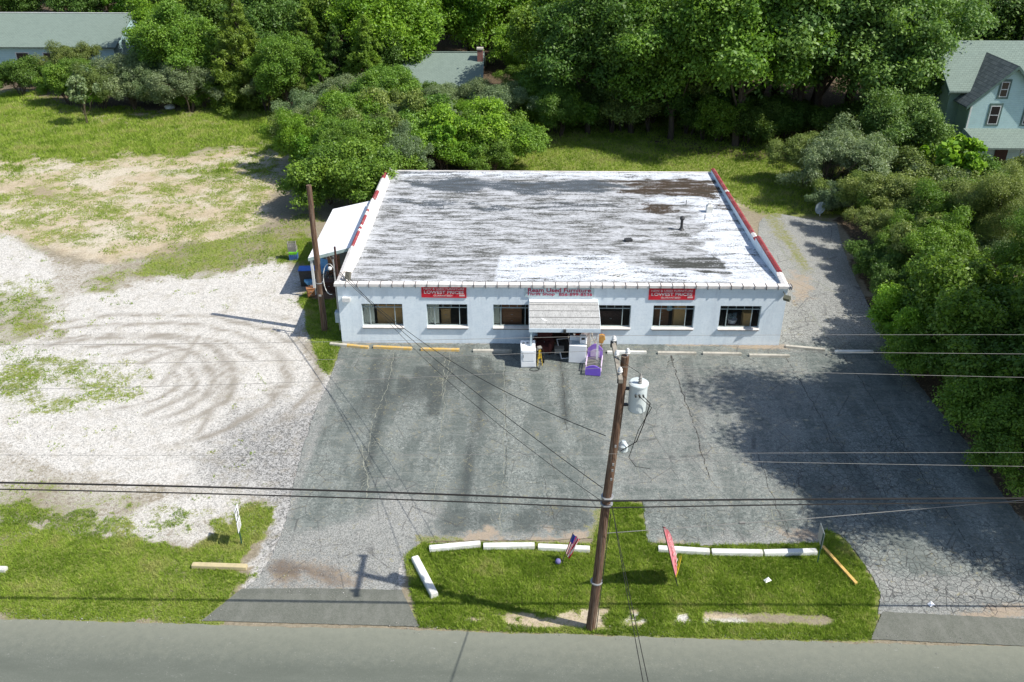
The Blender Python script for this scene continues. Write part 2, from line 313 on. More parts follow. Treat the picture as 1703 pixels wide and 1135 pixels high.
def lot_masks(x, y):
    px, py = PX(x, y, 0*x); n1 = fbm(x, y, .5); n3 = fbm(x+7, y+2, 2., 4); j = (n1-.5)*60; X = px+j+(n3-.5)*40; Y = py+j*.6+(n3-.5)*24
    worn = np.maximum(poly(X, Y, [(380,1000),(440,905),(560,880),(640,800),(720,840),(690,900),(690,1000)], 30), .85*poly(X, Y, [(700,880),(830,895),(985,880),(1000,930),(690,930)], 10))
    worn = np.maximum(worn, .7*poly(X, Y, [(1090,888),(1200,893),(1330,870),(1370,905),(1090,930)], 9))
    worn = np.maximum(worn, .98*poly(X, Y, [(1250,340),(1400,350),(1490,560),(1300,585),(1290,560)], 22))
    worn = np.maximum(worn, .75*poly(X, Y, [(1400,920),(1500,960),(1800,970),(1800,1040),(1440,1040)], 12))
    worn = np.maximum(worn, .75*(1-sm(np.abs(px-(566-(py-578)*.31)), 4, 16))*(py > 600)*(py < 960))
    worn = np.maximum(worn, .42*poly(X, Y, [(1000,600),(1300,590),(1400,640),(1300,820),(1000,850)], 60))
    sand = .85*poly(X, Y, [(690,890),(760,898),(830,880),(850,905),(690,915)], 6)+.9*poly(X, Y, [(880,895),(940,885),(975,870),(990,900),(880,908)], 5)
    sand += .55*poly(X, Y, [(480,945),(560,935),(610,965),(590,985),(440,985)], 22)+.7*ell(X, Y, 1330, 885, 36, 10)
    sand += .8*poly(px+j*.2, py+j*.12, [(1100,571),(1300,572),(1320,584),(1210,578),(1120,577)], 2.2)+.5*poly(px+j*.2, py+j*.1, [(565,566),(840,572),(840,575),(565,571)], 1.5)
    sand += .65*ell(X, Y, 1330, 480, 22, 30)+.8*poly(X, Y, [(1640,1000),(1800,1005),(1800,1035),(1560,1028)], 8)+.7*ell(X, Y, 1110, 905, 26, 8)
    dark = .9*poly(X, Y, [(570,590),(850,595),(860,640),(560,690),(520,760),(600,640)], 40)*(fbm(x, y*.25, .6) > .45) + .6*poly(X, Y, [(700,840),(830,845),(820,890),(720,890)], 9)+.6*poly(X, Y, [(850,840),(985,845),(960,885),(850,890)], 9)
    # oil and old patch bands running away from the road, one per bay
    for a, b in [((655,590),(600,810)),((745,600),(720,690)),((935,590),(940,700)),((1140,600),(1170,760)),((812,600),(770,830))]:
        A = G(*a); B = G(*b); t = np.clip(((x-A[0])*(B[0]-A[0])+(y-A[1])*(B[1]-A[1]))/((B[0]-A[0])**2+(B[1]-A[1])**2), 0, 1)
        d = np.hypot(x-A[0]-t*(B[0]-A[0]), y-A[1]-t*(B[1]-A[1])); dark += 1.1*np.exp(-(d/.26)**2)*(.3+n1)
    damp = .9*ell(X, Y, 505, 962, 38, 15)+.6*ell(X, Y, 560, 965, 22, 12)+.4*ell(X, Y, 1395, 815, 30, 12)
    weed = .9*poly(px+j*.2, py, [(975,900),(1000,840),(1020,830),(1020,905)], 5)+.8*poly(px+j*.2, py, [(690,893),(760,890),(770,902),(700,906)], 4)+.7*poly(px+j*.3, py, [(1262,350),(1300,352),(1298,368),(1320,400),(1345,450),(1335,460),(1305,410),(1275,372)], 5)
    al = poly(X, Y, [(1395,890),(1500,900),(1800,930),(1800,1020),(1450,1015)], 12)+.7*poly(X, Y, [(1230,760),(1500,700),(1600,850),(1400,900)], 25)+.5*poly(X, Y, [(1070,840),(1350,840),(1350,900),(1080,900)], 10)+.6*poly(X, Y, [(1300,480),(1460,480),(1500,610),(1300,600)], 20)
    return dict(worn=np.clip(worn, 0, 1), sand=np.clip(sand, 0, 1), dark=np.clip(dark, 0, 1), damp=np.clip(damp, 0, 1), weed=weed, alli=np.clip(al, 0, 1))
g = N("old_asphalt")
nA = g.noise(1.1, 6, .7); nB = g.noise(5, 6, .75); nC = g.noise(35, 3, .6); nS = g.noise(.9, 5, .65, g.coord((1, .18, 1))); nX = g.noise(1.1, 6, .7, g.coord((.3, 2.2, 1)))
vs_ = g.n('ShaderNodeSeparateColor'); g.t.links.new(g.vor(38, out='Color'), vs_.inputs[0])
c = g.mix(g.ramp(vs_.outputs[0], .1, .95), (.125, .142, .131), (.295, .316, .29))
vm2 = g.n('ShaderNodeSeparateColor'); g.t.links.new(g.vor(13, out='Color'), vm2.inputs[0]); c = g.mix(g.ramp(vm2.outputs[0], 0, 1, 0, .55), c, (.055, .065, .060)); c = g.mix(g.ramp(vm2.outputs[1], .86, 1, 0, .6), c, (.33, .34, .31))
c = g.mix(g.math('MULTIPLY', g.ramp(nS, .44, .56), .65), c, (.080, .096, .088))
c = g.mix(g.math('MULTIPLY', g.ramp(nX, .5, .64), .42), c, (.225, .243, .222))
c = g.mix(g.math('MULTIPLY', g.ramp(nA, .48, .6), .4), c, (.19, .20, .183))
c = g.mix(g.math('MULTIPLY', sharp('dark', 2., .9), .75), c, (.048, .057, .055))
wg = g.mix(g.ramp(vs_.outputs[1], .1, .8), (.15, .153, .142), (.37, .365, .34))
c = g.mix(g.math('MULTIPLY', sharp('worn', 2., 1.3), .8), c, wg)
c = g.mix(sharp('sand', 3., 1.3), c, g.mix(g.ramp(nC, .4, .6), (.36, .29, .22), (.27, .225, .17)))
c = g.mix(g.math('MULTIPLY', g.attr('damp'), .75), c, (.085, .06, .045))
wob = g.n('ShaderNodeVectorMath', operation='ADD'); g.t.links.new(g.tc.outputs['Object'], wob.inputs[0])
nz = g.n('ShaderNodeTexNoise'); nz.inputs['Scale'].default_value = 3; nz.inputs['Detail'].default_value = 3
vm = g.n('ShaderNodeVectorMath', operation='SCALE'); vm.inputs['Scale'].default_value = .35; g.t.links.new(nz.outputs['Color'], vm.inputs[0]); g.t.links.new(vm.outputs[0], wob.inputs[1])
ck = g.vor(4.2, 'DISTANCE_TO_EDGE', wob.outputs[0]); ck2 = g.vor(.55, 'DISTANCE_TO_EDGE', wob.outputs[0])
cr = g.math('MULTIPLY', g.ramp(ck, .02, .06, 1, 0), sharp('alli', 3., 1.2)); c = g.mix(g.math('MULTIPLY', cr, .75), c, (.045, .045, .045))
cr2 = g.math('MULTIPLY', g.ramp(ck2, .004, .012, 1, 0), g.ramp(nA, .42, .55)); c = g.mix(g.math('MULTIPLY', cr2, .6), c, (.06, .06, .06))
c = g.mix(sharp('weed', 4., 1.8), c, g.mix(g.ramp(nC, .4, .6), (.09, .14, .02), (.27, .24, .13)))
g.bump(g.math('ADD', vs_.outputs[0], g.math('SUBTRACT', nB, g.math('MULTIPLY', cr, 1.5))), .4, .02); g.base(c, .92, spec=.2)
lot_m = g.m
lot = sheet('parking_lot', LOT, .012, lot_m, .3, .035, lot_masks); tag(lot, kind='structure')

# road
e0 = G(0, 1030); e1 = G(1703, 1078); ed = (e1-e0)/np.linalg.norm(e1-e0)
def redge(t, o=0): p = e0+ed*t; return (p[0]+ed[1]*o, p[1]-ed[0]*o)   # o metres out into the road
g = N("road_asphalt")
sx = g.n('ShaderNodeSeparateXYZ'); g.t.links.new(g.tc.outputs['Object'], sx.inputs[0])
nC = g.noise(60, 3, .7); nA = g.noise(1.2, 6, .7, g.coord((.25, 1, 1))); nB = g.noise(4, 5, .7)
vs_ = g.n('ShaderNodeSeparateColor'); g.t.links.new(g.vor(45, out='Color'), vs_.inputs[0])
c = g.mix(g.ramp(vs_.outputs[0], .0, 1.), (.112, .122, .100), (.140, .151, .126))
c = g.mix(g.math('MULTIPLY', g.ramp(vs_.outputs[2], .985, .995), .4), c, (.30, .30, .26))
c = g.mix(g.math('MULTIPLY', g.ramp(nA, .4, .66), .5), c, (.105, .116, .094))
wp = g.ramp(g.math('ABSOLUTE', g.math('SUBTRACT', g.math('ABSOLUTE', g.math('ADD', sx.outputs[1], 2.6)), .85)), .1, .6, .45, 0); c = g.mix(g.math('MULTIPLY', wp, g.ramp(nA, .35, .6)), c, (.088, .098, .080))
dust = g.math('MULTIPLY', g.ramp(g.math('ADD', sx.outputs[1], g.math('MULTIPLY', g.math('SUBTRACT', nB, .5), 1.6)), -1.5, .2), .8)
c = g.mix(dust, c, (.22, .225, .175))
sc = g.math('MULTIPLY', g.ramp(g.noise(1.6, 3, .5, g.coord((1, 4, 1))), .69, .73), g.ramp(g.noise(9, 4, .7), .45, .6)); c = g.mix(g.math('MULTIPLY', sc, .6), c, (.33, .33, .31))
g.bump(vs_.outputs[0], .15, .01); road_m = g.base(c, .85, spec=.25)
def strip(name, offs, z, mat, t0=-110, t1=110, n=900):
    V = []; 
    for k in range(n+1):
        t = t0+(t1-t0)*k/n
        for o in offs: V.append((t, -o + (rnd.uniform(-.035, .035)+.09*(float(vn(np.array([t]), np.array([3.]), .8)[0])-.5) if o == offs[0] else 0), z))
    m = len(offs); F = [(k*m+q, k*m+q+1, (k+1)*m+q+1, (k+1)*m+q) for k in range(n) for q in range(m-1)]
    ob = npmesh(name, np.array(V), np.array(F), mat); ob.location = (e0[0], e0[1], 0); ob.rotation_euler = (0, 0, math.atan2(ed[1], ed[0])); return ob
road = strip('road', (0, .6, 1.4, 4, 8.6), .020, road_m); tag(road, kind='structure')
my = simple('road_paint_yellow', (.62, .42, .06), (.45, .33, .10), scale=8)
tag(strip('centre_line', (4.25, 4.36), .024, my, n=60), kind='structure')
# driveway aprons
g = N("new_asphalt"); vs_ = g.n('ShaderNodeSeparateColor'); g.t.links.new(g.vor(45, out='Color'), vs_.inputs[0])
c = g.mix(vs_.outputs[0], (.10, .105, .086), (.15, .155, .13)); c = g.mix(g.math('MULTIPLY', g.ramp(g.noise(2.2, 6, .7, g.coord((1, .4, 1))), .45, .68), .5), c, (.20, .20, .175))
g.bump(vs_.outputs[0], .2, .01); ap_m = g.base(c, .85, spec=.25)
def apron(P): return tag(sheet('driveway_apron', P, .018, ap_m, 0, .012), kind='structure')
pl = lambda px, py, o=-.005: tuple(G(px, py)[:2])
apron([pl(402,980), pl(520,979), pl(668,982), pl(697,1043), pl(335,1033)])
apron([pl(1468,1018), pl(1703,1030), pl(1850,1036), pl(1900,1084), pl(1448,1064)])

# crack ribbons: part of the lot surface ------------------------------------
def crack_mat(name, c1, c2):
    a = N(name); cc = a.mix(a.ramp(a.noise(18, 4, .7), .4, .6), c1, c2); return a.base(cc, .95, spec=.1)
pale = crack_mat('crack_dust', (.29, .29, .24), (.17, .185, .15)); darkc = crack_mat('crack_dark', (.035, .035, .033), (.09, .085, .075))
def crack_mesh(name, lines, mat, z):
    mb = MB()
    for (pts, w, dens) in lines:
        P = [Vector(G(a, b)[:2]) for a, b in pts]; path = []
        for a, b in zip(P, P[1:]):
            n = max(2, int((b-a).length/.16))
            for k in range(n): path.append(a.lerp(b, k/n))
        off = 0; path2 = []
        for p in path:
            off = off*.6+rnd.uniform(-.045, .045); path2.append(p+Vector((off, rnd.uniform(-.03, .03))))
        def rib(pp, w):
            for a, b in zip(pp, pp[1:]):
                if rnd.random() < .12: continue
                d = (b-a); 
                if d.length < 1e-4: continue
                nn = Vector((-d.y, d.x)).normalized(); wa = w*rnd.uniform(.3, 1); wb = w*rnd.uniform(.3, 1)
                zz = z+rnd.uniform(0, .0015)
                mb.quad((*(a-nn*wa/2), zz), (*(b-nn*wb/2), zz), (*(b+nn*wb/2), zz), (*(a+nn*wa/2), zz))
        rib(path2, w)
        for p in path2:
            if rnd.random() < dens*(1.6 if w < .06 else 1):
                an = rnd.choice([0, math.pi])+rnd.uniform(-.9, .9); q = p; br = [q]
                for k in range(rnd.randint(3, 8)):
                    an += rnd.uniform(-.7, .7); q = q+Vector((math.cos(an), math.sin(an)))*rnd.uniform(.06, .16); br.append(q)
                rib(br, w*.5)
    o = mb.build(name, mat); return o
cl = [([(655,588),(645,640),(620,700),(610,760),(600,790)], .035, .35), ([(750,585),(742,640),(735,700),(728,790),(718,860)], .035, .4),
      ([(838,600),(840,700),(838,790),(832,900)], .04, .35), ([(545,688),(575,688),(600,690)], .03, .2), ([(625,735),(650,750),(670,765)], .03, .3),
      ([(516,790),(560,790),(590,800)], .025, .25), ([(690,640),(760,628)], .02, .2), ([(600,740),(612,810),(600,860)], .05, .6), ([(742,590),(734,660)], .04, .1),
      ([(1170,830),(1178,890)], .03, .3), ([(1282,838),(1290,870),(1268,900)], .05, .2), ([(765,770),(800,745),(830,730)], .02, .3), ([(1050,690),(1060,760),(1062,800)], .03, .3), ([(1350,520),(1380,575)], .06, .4), ([(1290,395),(1310,430),(1335,455)], .12, .3), ([(1405,400),(1350,455),(1330,462)], .05, .3), ([(1360,470),(1395,490)], .09, .4)]
tag(crack_mesh('asphalt_cracks', cl, pale, .0165), kind='structure')
dl = [([(1115,592),(1130,640),(1160,720),(1180,800)], .05, .08), ([(1118,592),(1120,604)], .1, .1), ([(1305,592),(1340,650),(1380,720),(1440,800)], .035, .1), ([(932,600),(938,660),(942,720)], .035, .15), ([(1400,590),(1450,660),(1500,740),(1560,830),(1640,950)], .035, .12),
      ([(1390,600),(1340,575),(1320,560)], .025, .2), ([(840,610),(842,800)], .02, .05), ([(1260,755),(1300,870),(1310,900)], .025, .2), ([(905,790),(920,870)], .02, .2), ([(1600,560),(1500,600)], .02, .1), ([(1420,690),(1600,720)], .02, .2)]
tag(crack_mesh('asphalt_seams', dl, darkc, .0165), kind='structure')

# ------------------------------------------------------------------ materials for things
g = N('painted_block')      # white block wall with faint course lines
br = g.n('ShaderNodeTexBrick'); br.inputs['Scale'].default_value = 1; br.inputs['Brick Width'].default_value = .4; br.inputs['Row Height'].default_value = .2; br.inputs['Mortar Size'].default_value = .006
rot = g.n('ShaderNodeMapping'); rot.inputs['Rotation'].default_value = (R(90), 0, 0); g.t.links.new(g.tc.outputs['Object'], rot.inputs[0]); g.t.links.new(rot.outputs[0], br.inputs[0])
n1 = g.noise(2.2, 6, .65); n2 = g.noise(9, 6, .75); n3 = g.noise(1.5, 5, .7, g.coord((1, 1, .15)))
c = g.mix(g.ramp(n1, .35, .7), (.80, .87, .91), (.71, .79, .84)); c = g.mix(g.math('MULTIPLY', g.ramp(n2, .50, .62), .45), c, (.60, .69, .76))
c = g.mix(g.math('MULTIPLY', g.ramp(n3, .50, .62), .35), c, (.52, .58, .64))
c = g.mix(g.math('MULTIPLY', br.outputs['Fac'], .07), c, (.35, .4, .45))
g.bump(g.math('ADD', g.math('MULTIPLY', br.outputs['Fac'], -.6), g.math('ADD', n2, n1)), .3, .015); wall_m = g.base(c, .7)
white = simple('white_paint', (.72, .73, .72), (.60, .61, .60), .5, 3, dirt=(.45, .42, .38)); whitem = simple('white_enamel', (.80, .81, .82), (.74, .75, .77), .25, 3, bump=.03, spec=.5)
cope_m = simple('coping_white', (.72, .69, .66), (.58, .55, .52), .8, 4, dirt=(.42, .36, .32)); joint_m = simple('coping_joint', (.10, .075, .065), (.05, .04, .035), .9, 9)
red_tile = simple('red_tile', (.30, .045, .05), (.20, .035, .04), .8, 5, dirt=(.36, .22, .20))
conc = simple('concrete', (.50, .47, .40), (.36, .34, .29), .9, 5, dirt=(.20, .19, .15)); conc_w = simple('concrete_white_paint', (.74, .74, .70), (.60, .60, .55), .8, 5, dirt=(.42, .40, .34)); conc_y = simple('concrete_yellow_paint', (.60, .37, .08), (.44, .33, .16), .8, 9, lo=.44, hi=.58, dirt=(.42, .38, .30)); conc_t = simple('concrete_tan', (.50, .42, .24), (.40, .34, .20), .9, 6)
wood_pole = simple('weathered_pole_wood', (.17, .10, .062), (.06, .033, .022), .85, 5, stretch=(7, 7, .3), bump=.8, lo=.42, hi=.58, dirt=(.27, .23, .18))
dkmetal = simple('dark_metal', (.05, .05, .05), (.03, .03, .03), .5, 8); galv = simple('galvanised', (.42, .43, .43), (.30, .31, .31), .45, 8, metal=.5)
black = simple('black_rubber', (.018, .018, .018), None, .6, 8, bump=.05); glassw = simple('porcelain_white', (.75, .75, .73), None, .3, 5, bump=.02)
tank_m = simple('transformer_grey', (.56, .62, .62), (.50, .56, .56), .4, 3, bump=.05)
woodb = simple('brown_wood', (.36, .17, .075), (.24, .11, .05), .5, 4, stretch=(1, 1, 6)); woodt = simple('tan_board', (.72, .46, .18), (.58, .36, .14), .7, 3); woodd = simple('dark_wood', (.07, .030, .022), (.04, .018, .014), .5, 4)
inter = simple('interior_dark', (.22, .13, .09), (.12, .08, .06), .9, 2)
curt = simple('pale_curtain', (.75, .78, .66), (.6, .64, .55), .9, 3, stretch=(8, 8, .3)); blue = simple('blue_plastic', (.03, .16, .62), None, .4, 4, bump=.02); lblue = simple('light_blue_vinyl', (.16, .42, .68), None, .5, 4, bump=.02)
green_p = simple('green_plastic', (.18, .62, .03), None, .4, 4, bump=.02); greyp = simple('grey_crate', (.28, .27, .24), None, .6, 6); purple = simple('purple_plastic', (.22, .12, .62), (.19, .10, .55), .45, 4, bump=.02); lilac = simple('pale_lilac', (.72, .58, .78), None, .5, 4, bump=.02); lav = simple('lavender_panel', (.38, .22, .68), None, .5, 4, bump=.02)
orange = simple('red_orange_wood', (.50, .09, .03), (.36, .06, .02), .5, 4); redc = simple('dark_red_fabric', (.10, .028, .022), (.06, .018, .015), .9, 6); yellow = simple('yellow_paint', (.62, .43, .03), None, .5, 5, bump=.02)
brick = N('chimney_brick'); bt = brick.n('ShaderNodeTexBrick'); bt.inputs['Scale'].default_value = 4; bt.inputs['Color1'].default_value = (.28, .07, .05, 1); bt.inputs['Color2'].default_value = (.20, .055, .04, 1); bt.inputs['Mortar'].default_value = (.4, .36, .32, 1)
bm_ = brick.n('ShaderNodeMapping'); bm_.inputs['Rotation'].default_value = (R(90), 0, 0); brick.t.links.new(brick.tc.outputs['Object'], bm_.inputs[0]); brick.t.links.new(bm_.outputs[0], bt.inputs[0]); brick_m = brick.base(bt.outputs['Color'], .9)
g = N('window_glass'); g.base((.02, .025, .025), .04, spec=.5); g.p.inputs['Alpha'].default_value = .14; glass = g.m
g = N('dark_glass'); glassd = g.base((.012, .014, .016), .08, spec=.7)

def shingles(name, c1, c2, row=.14, dirt=(.2, .2, .18), rot=None):
    a = N(name); b = a.n('ShaderNodeTexBrick'); b.inputs['Scale'].default_value = 1; b.inputs['Brick Width'].default_value = .3; b.inputs['Row Height'].default_value = row; b.inputs['Mortar Size'].default_value = .012
    b.inputs['Color1'].default_value = (*c1, 1); b.inputs['Color2'].default_value = (*c2, 1); b.inputs['Mortar'].default_value = (*[x*.45 for x in c1], 1)
    if rot:
        m = a.n('ShaderNodeMapping'); m.inputs['Rotation'].default_value = rot; a.t.links.new(a.tc.outputs['Object'], m.inputs[0]); a.t.links.new(m.outputs[0], b.inputs[0])
    else: a.t.links.new(a.tc.outputs['Object'], b.inputs[0])
    c = a.mix(a.math('MULTIPLY', a.ramp(a.noise(1.3, 6, .7), .4, .7), .5), b.outputs['Color'], dirt); c = a.mix(a.ramp(a.noise(30, 2, .5), .3, .7, 0, .35), c, tuple(x*1.3 for x in c1))
    a.bump(b.outputs['Fac'], -.4, .02); return a.base(c, .9, spec=.2)
shing = shingles('green_grey_shingle', (.155, .20, .172), (.19, .24, .205), .16, (.17, .22, .19)); shing_d = shingles('dark_slate_shingle', (.085, .10, .10), (.17, .19, .18), .2, (.10, .12, .12), (0, 0, R(90)))
def siding(name, c, pitch=.14):
    a = N(name); s_ = a.n('ShaderNodeSeparateXYZ'); a.t.links.new(a.tc.outputs['Object'], s_.inputs[0])
    fr = a.math('FRACT', a.math('DIVIDE', s_.outputs[2], pitch)); f = a.ramp(fr, .0, .16, .55, 0)
    cc = a.mix(f, c, tuple(x*.5 for x in c)); cc = a.mix(a.math('MULTIPLY', a.ramp(a.noise(2, 5, .7), .45, .7), .35), cc, tuple(x*.7 for x in c)); a.bump(fr, .5, .015); return a.base(cc, .7)
sid_w = siding('white_siding', (.46, .63, .62)); sid_b = siding('pale_blue_siding', (.40, .58, .60), .2); sid_g = siding('grey_green_siding', (.24, .32, .26)); trim_g = simple('green_trim', (.10, .16, .14), None, .6, 4); trim_w = simple('white_trim', (.66, .68, .66), None, .6, 4)

# ------------------------------------------------------------------ the shop building
BW, BD = 21.1, 17.9
shop = thing('shop_building', 'low white block shop building with patched flat roof and six front windows', 'shop', (0, 0, 0))
WIN = [(1.08, 3.02), (4.16, 6.10), (7.32, 9.22), (11.93, 13.85), (14.90, 16.86), (18.06, 20.0)]; SZ, HZ, TOP = .90, 2.10, 3.05
fw = MB(); cuts = sorted([(a, b, SZ, HZ) for a, b in WIN]+[(10.05, 11.12, .0, 2.0)]); x = 0
for a, b, lo, hi in cuts:
    fw.box((x, 0, -.1), (a, .22, TOP)); 
    if lo > 0: fw.box((a, 0, -.1), (b, .22, lo))
    fw.box((a, 0, hi), (b, .22, TOP)); x = b
fw.box((x, 0, -.1), (BW, .22, TOP)); fw.build('front_wall', wall_m, shop)
MB().box((0, .22, -.1), (.22, BD, 2.62)).build('side_wall', wall_m, shop); MB().box((BW-.22, .22, -.1), (BW, BD, 2.62)).build('side_wall', wall_m, shop)
MB().box((.22, BD-.22, -.1), (BW-.22, BD, 2.66)).build('rear_wall', wall_m, shop)
MB().box((.22, .22, -.05), (BW-.22, BD-.22, .03)).build('shop_floor', inter, shop); MB().box((.22, 5.6, .03), (BW-.22, 5.7, 2.6)).build('inner_partition', inter, shop)
def roofz(y): 
    y = np.asarray(y, float); return 3.06-.34*sm(y, -.5, 5.5)+.08*sm(y, 8, 17.9)
# roof surface with wear looked up from the roof plan
xs = np.arange(.1, BW-.05, .12); ys = np.arange(.15, BD, .12); xs = np.append(xs, BW-.1); ys = np.append(ys, BD-.02); A, B = np.meshgrid(xs, ys); A = A.ravel(); B = B.ravel(); Z = roofz(B)
px, py = PX(A, B, Z); j = (fbm(A, B*2, .9)-.5); jx = px+j*70; jy = py+j*16
clean = np.maximum.reduce([poly(jx, jy, [(1170,330),(1200,320),(1240,380),(1310,480),(1210,480),(1205,455),(1195,432),(1172,415),(1170,385)], 8), .9*poly(px+j*20, py+j*4, [(830,425),(1030,423),(1040,440),(1190,452),(1215,470),(820,468)], 5),
     .8*poly(jx, jy, [(650,283),(1190,284),(1192,296),(1040,297),(700,292),(650,292)], 3), .75*poly(jx, jy, [(1150,286),(1190,286),(1215,340),(1240,380),(1170,385),(1150,340),(1120,310)], 9), .75*ell(px, py, 1120, 300, 70, 4), .7*ell(jx, jy, 1120, 330, 60, 10)])
wet = np.maximum.reduce([.95*poly(jx, jy, [(672,300),(760,297),(860,303),(1000,301),(1040,310),(1000,318),(900,316),(740,317),(668,310)], 4), .85*ell(jx, jy, 975, 312, 45, 11), .8*ell(jx, jy, 880, 316, 35, 7), .7*ell(jx, jy, 730, 340, 40, 7), .7*ell(jx, jy, 815, 346, 28, 5), .6*ell(jx, jy, 655, 334, 22, 6), .45*ell(jx, jy, 950, 343, 80, 8), .5*ell(px+j*30, py, 700, 287, 45, 4)])
brown = np.maximum.reduce([.95*poly(jx, jy, [(1040,312),(1100,302),(1180,298),(1190,318),(1185,327),(1100,325),(1030,322)], 4), .9*ell(jx, jy, 1095, 346, 36, 7), .7*ell(jx, jy, 1070, 302, 60, 4), .5*ell(jx, jy, 1130, 354, 22, 3), .5*ell(jx, jy, 1205, 345, 18, 3)])
black_ = np.maximum.reduce([.75*poly(px+j*12, py+j*5, [(1080,431),(1195,429),(1210,447),(1150,446),(1090,440)], 2.5), .9*poly(px+j*8, py+j*2, [(1145,449),(1215,452),(1215,455),(1170,454)], 1), .6*poly(px+j*10, py+j*3, [(1080,458),(1140,459),(1140,462)], 1)])
edge = np.maximum(1-sm(A, .3, 1.2), 0)*.8
i = np.arange(len(xs)*len(ys)).reshape(len(ys), len(xs)); F = np.stack([i[:-1,:-1], i[:-1,1:], i[1:,1:], i[1:,:-1]], -1).reshape(-1, 4)
g = N('patched_roof_coating')
st = g.coord((.36, 1.5, 1)); nA = g.noise(1.5, 7, .72, st); nB = g.noise(4.5, 7, .75, g.coord((.6, 2.0, 1))); nC = g.noise(14, 5, .7, g.coord((.8, 1.5, 1))); nL = g.noise(.35, 4, .6)
nD = g.noise(9, 6, .75, g.coord((.55, 1.7, 1), (3, 5, 0)))
s_ = g.n('ShaderNodeSeparateXYZ'); g.t.links.new(g.tc.outputs['Object'], s_.inputs[0])
fr = g.math('FRACT', g.math('MULTIPLY', g.math('ADD', s_.outputs[1], g.math('MULTIPLY', g.noise(1.2, 3, .5), .08)), 1.12))   # lapped felt strips
lap = g.math('MULTIPLY', g.ramp(fr, 0., .11, 1, 0), g.ramp(nD, .45, .51)); 
bk = g.n('ShaderNodeTexBrick'); bk.inputs['Scale'].default_value = 1; bk.inputs['Brick Width'].default_value = 6.2; bk.inputs['Row Height'].default_value = .9; bk.inputs['Mortar Size'].default_value = .012; bk.inputs['Color1'].default_value = (0, 0, 0, 1); bk.inputs['Color2'].default_value = (1, 1, 1, 1); bk.inputs['Mortar'].default_value = (.5, .5, .5, 1); g.t.links.new(g.tc.outputs['Object'], bk.inputs[0])
c = g.mix(g.ramp(nA, .45, .58), (.50, .51, .53), (.25, .255, .25)); c = g.mix(g.math('MULTIPLY', bk.outputs['Color'], .28), c, (.30, .305, .30)); c = g.mix(g.math('MULTIPLY', bk.outputs['Fac'], g.ramp(nB, .42, .54, 0, .8)), c, (.09, .09, .08))
c = g.mix(g.math('MULTIPLY', g.ramp(nD, .53, .56), g.ramp(g.noise(.8, 3, .6, g.coord((.5, 1, 1), (9, 1, 0))), .40, .52, .3, .95)), c, (.075, .078, .066)); c = g.mix(g.math('MULTIPLY', g.ramp(nB, .545, .585), .8), c, (.10, .102, .09))
c = g.mix(g.math('MULTIPLY', g.ramp(nC, .53, .60), .6), c, (.50, .52, .54)); c = g.mix(g.math('MULTIPLY', lap, .9), c, (.065, .066, .055))
c = g.mix(g.math('MULTIPLY', g.ramp(nL, .4, .62), .3), c, (.44, .45, .47))
nB2 = nB
def sh2(at, k, w): 
    n = g.math('ADD', g.math('MULTIPLY', nA, .5), g.math('MULTIPLY', nC, .5)); return g.math('ADD', g.math('MULTIPLY', g.math('ADD', g.math('SUBTRACT', g.attr(at), .5), g.math('MULTIPLY', g.math('SUBTRACT', n, .5), w*3.2)), k*.75), .5, clamp=True)
c = g.mix(g.math('MULTIPLY', sh2('edge', 2., 1.), .5), c, (.52, .53, .54))
cw = g.mix(g.ramp(nC, .4, .7), (.62, .65, .69), (.54, .57, .61)); cw = g.mix(g.math('MULTIPLY', g.ramp(nB, .54, .60), .5), cw, (.36, .37, .36))
c = g.mix(g.math('MULTIPLY', sh2('clean', 5., 1.3), .93), c, cw); c = g.mix(sh2('wet', 3.4, 2.8), c, (.075, .09, .105)); c = g.mix(sh2('brown', 3.4, 3.), c, (.045, .028, .014)); c = g.mix(sh2('tar', 3., 3.2), c, (.05, .052, .045))
g.bump(g.math('ADD', nC, g.math('MULTIPLY', lap, 1.)), .35, .02); roof_m = g.base(c, .75, spec=.25)
roof = npmesh('roof', np.stack([A, B, Z], -1), F, roof_m, dict(clean=clean, wet=wet*1.2, brown=brown*1.25, tar=black_*1.3, edge=edge), shop)
tx = MB(); 
for k in range(14):      # torn edge wrinkles in the white membrane
    x0 = 12.0+rnd.uniform(-.2, 1.8); y0 = rnd.uniform(.9, 3.); tx.tube([(x0+q*.22, y0+q*.16+rnd.uniform(-.03, .03), float(roofz(y0+q*.16))+.01) for q in range(5)], .018, 5)
tx.build('membrane_wrinkles', conc_w, roof)
# copings
cp = MB(); k = 0; x = -.1
while x < BW+.1:
    w = .545; x2 = min(x+w-.02, BW+.12); cp.cur = 0; cp.box((x, -.13, TOP+.004), (x2, .2, TOP+.13+rnd.uniform(0, .006)))
    cp.cur = 1; cp.box((x2, -.155, TOP-.045), (x2+.02, .2, TOP+.152)); x += w
cp.build('front_coping', [cope_m, joint_m], shop)
def parapet(x0, x1, secs, name):      # secs: y0,y1,z0,z1 (top heights)
    m = MB()
    for (y0, y1, z0, z1) in secs:
        m.add([(x0,y0,2.622),(x1,y0,2.622),(x1,y1,2.622),(x0,y1,2.622),(x0,y0,z0),(x1,y0,z0),(x1,y1,z1),(x0,y1,z1)], [(3,2,1,0),(4,5,6,7),(0,1,5,4),(1,2,6,5),(2,3,7,6),(3,0,4,7)])
    return m.build(name, wall_m, shop)
secsR = [(.225, 1.2, 3.06, 3.12), (1.205, 5.75, 3.25, 3.25), (5.755, BD, 3.04, 3.0)]
pr = parapet(BW-.219, BW-.003, secsR, 'parapet')
secsL = [(.225, 4.0, 3.08, 3.2), (4.005, 11.5, 3.17, 3.14), (11.505, BD, 3.1, 3.02)]
pL = parapet(.003, .219, secsL, 'parapet')
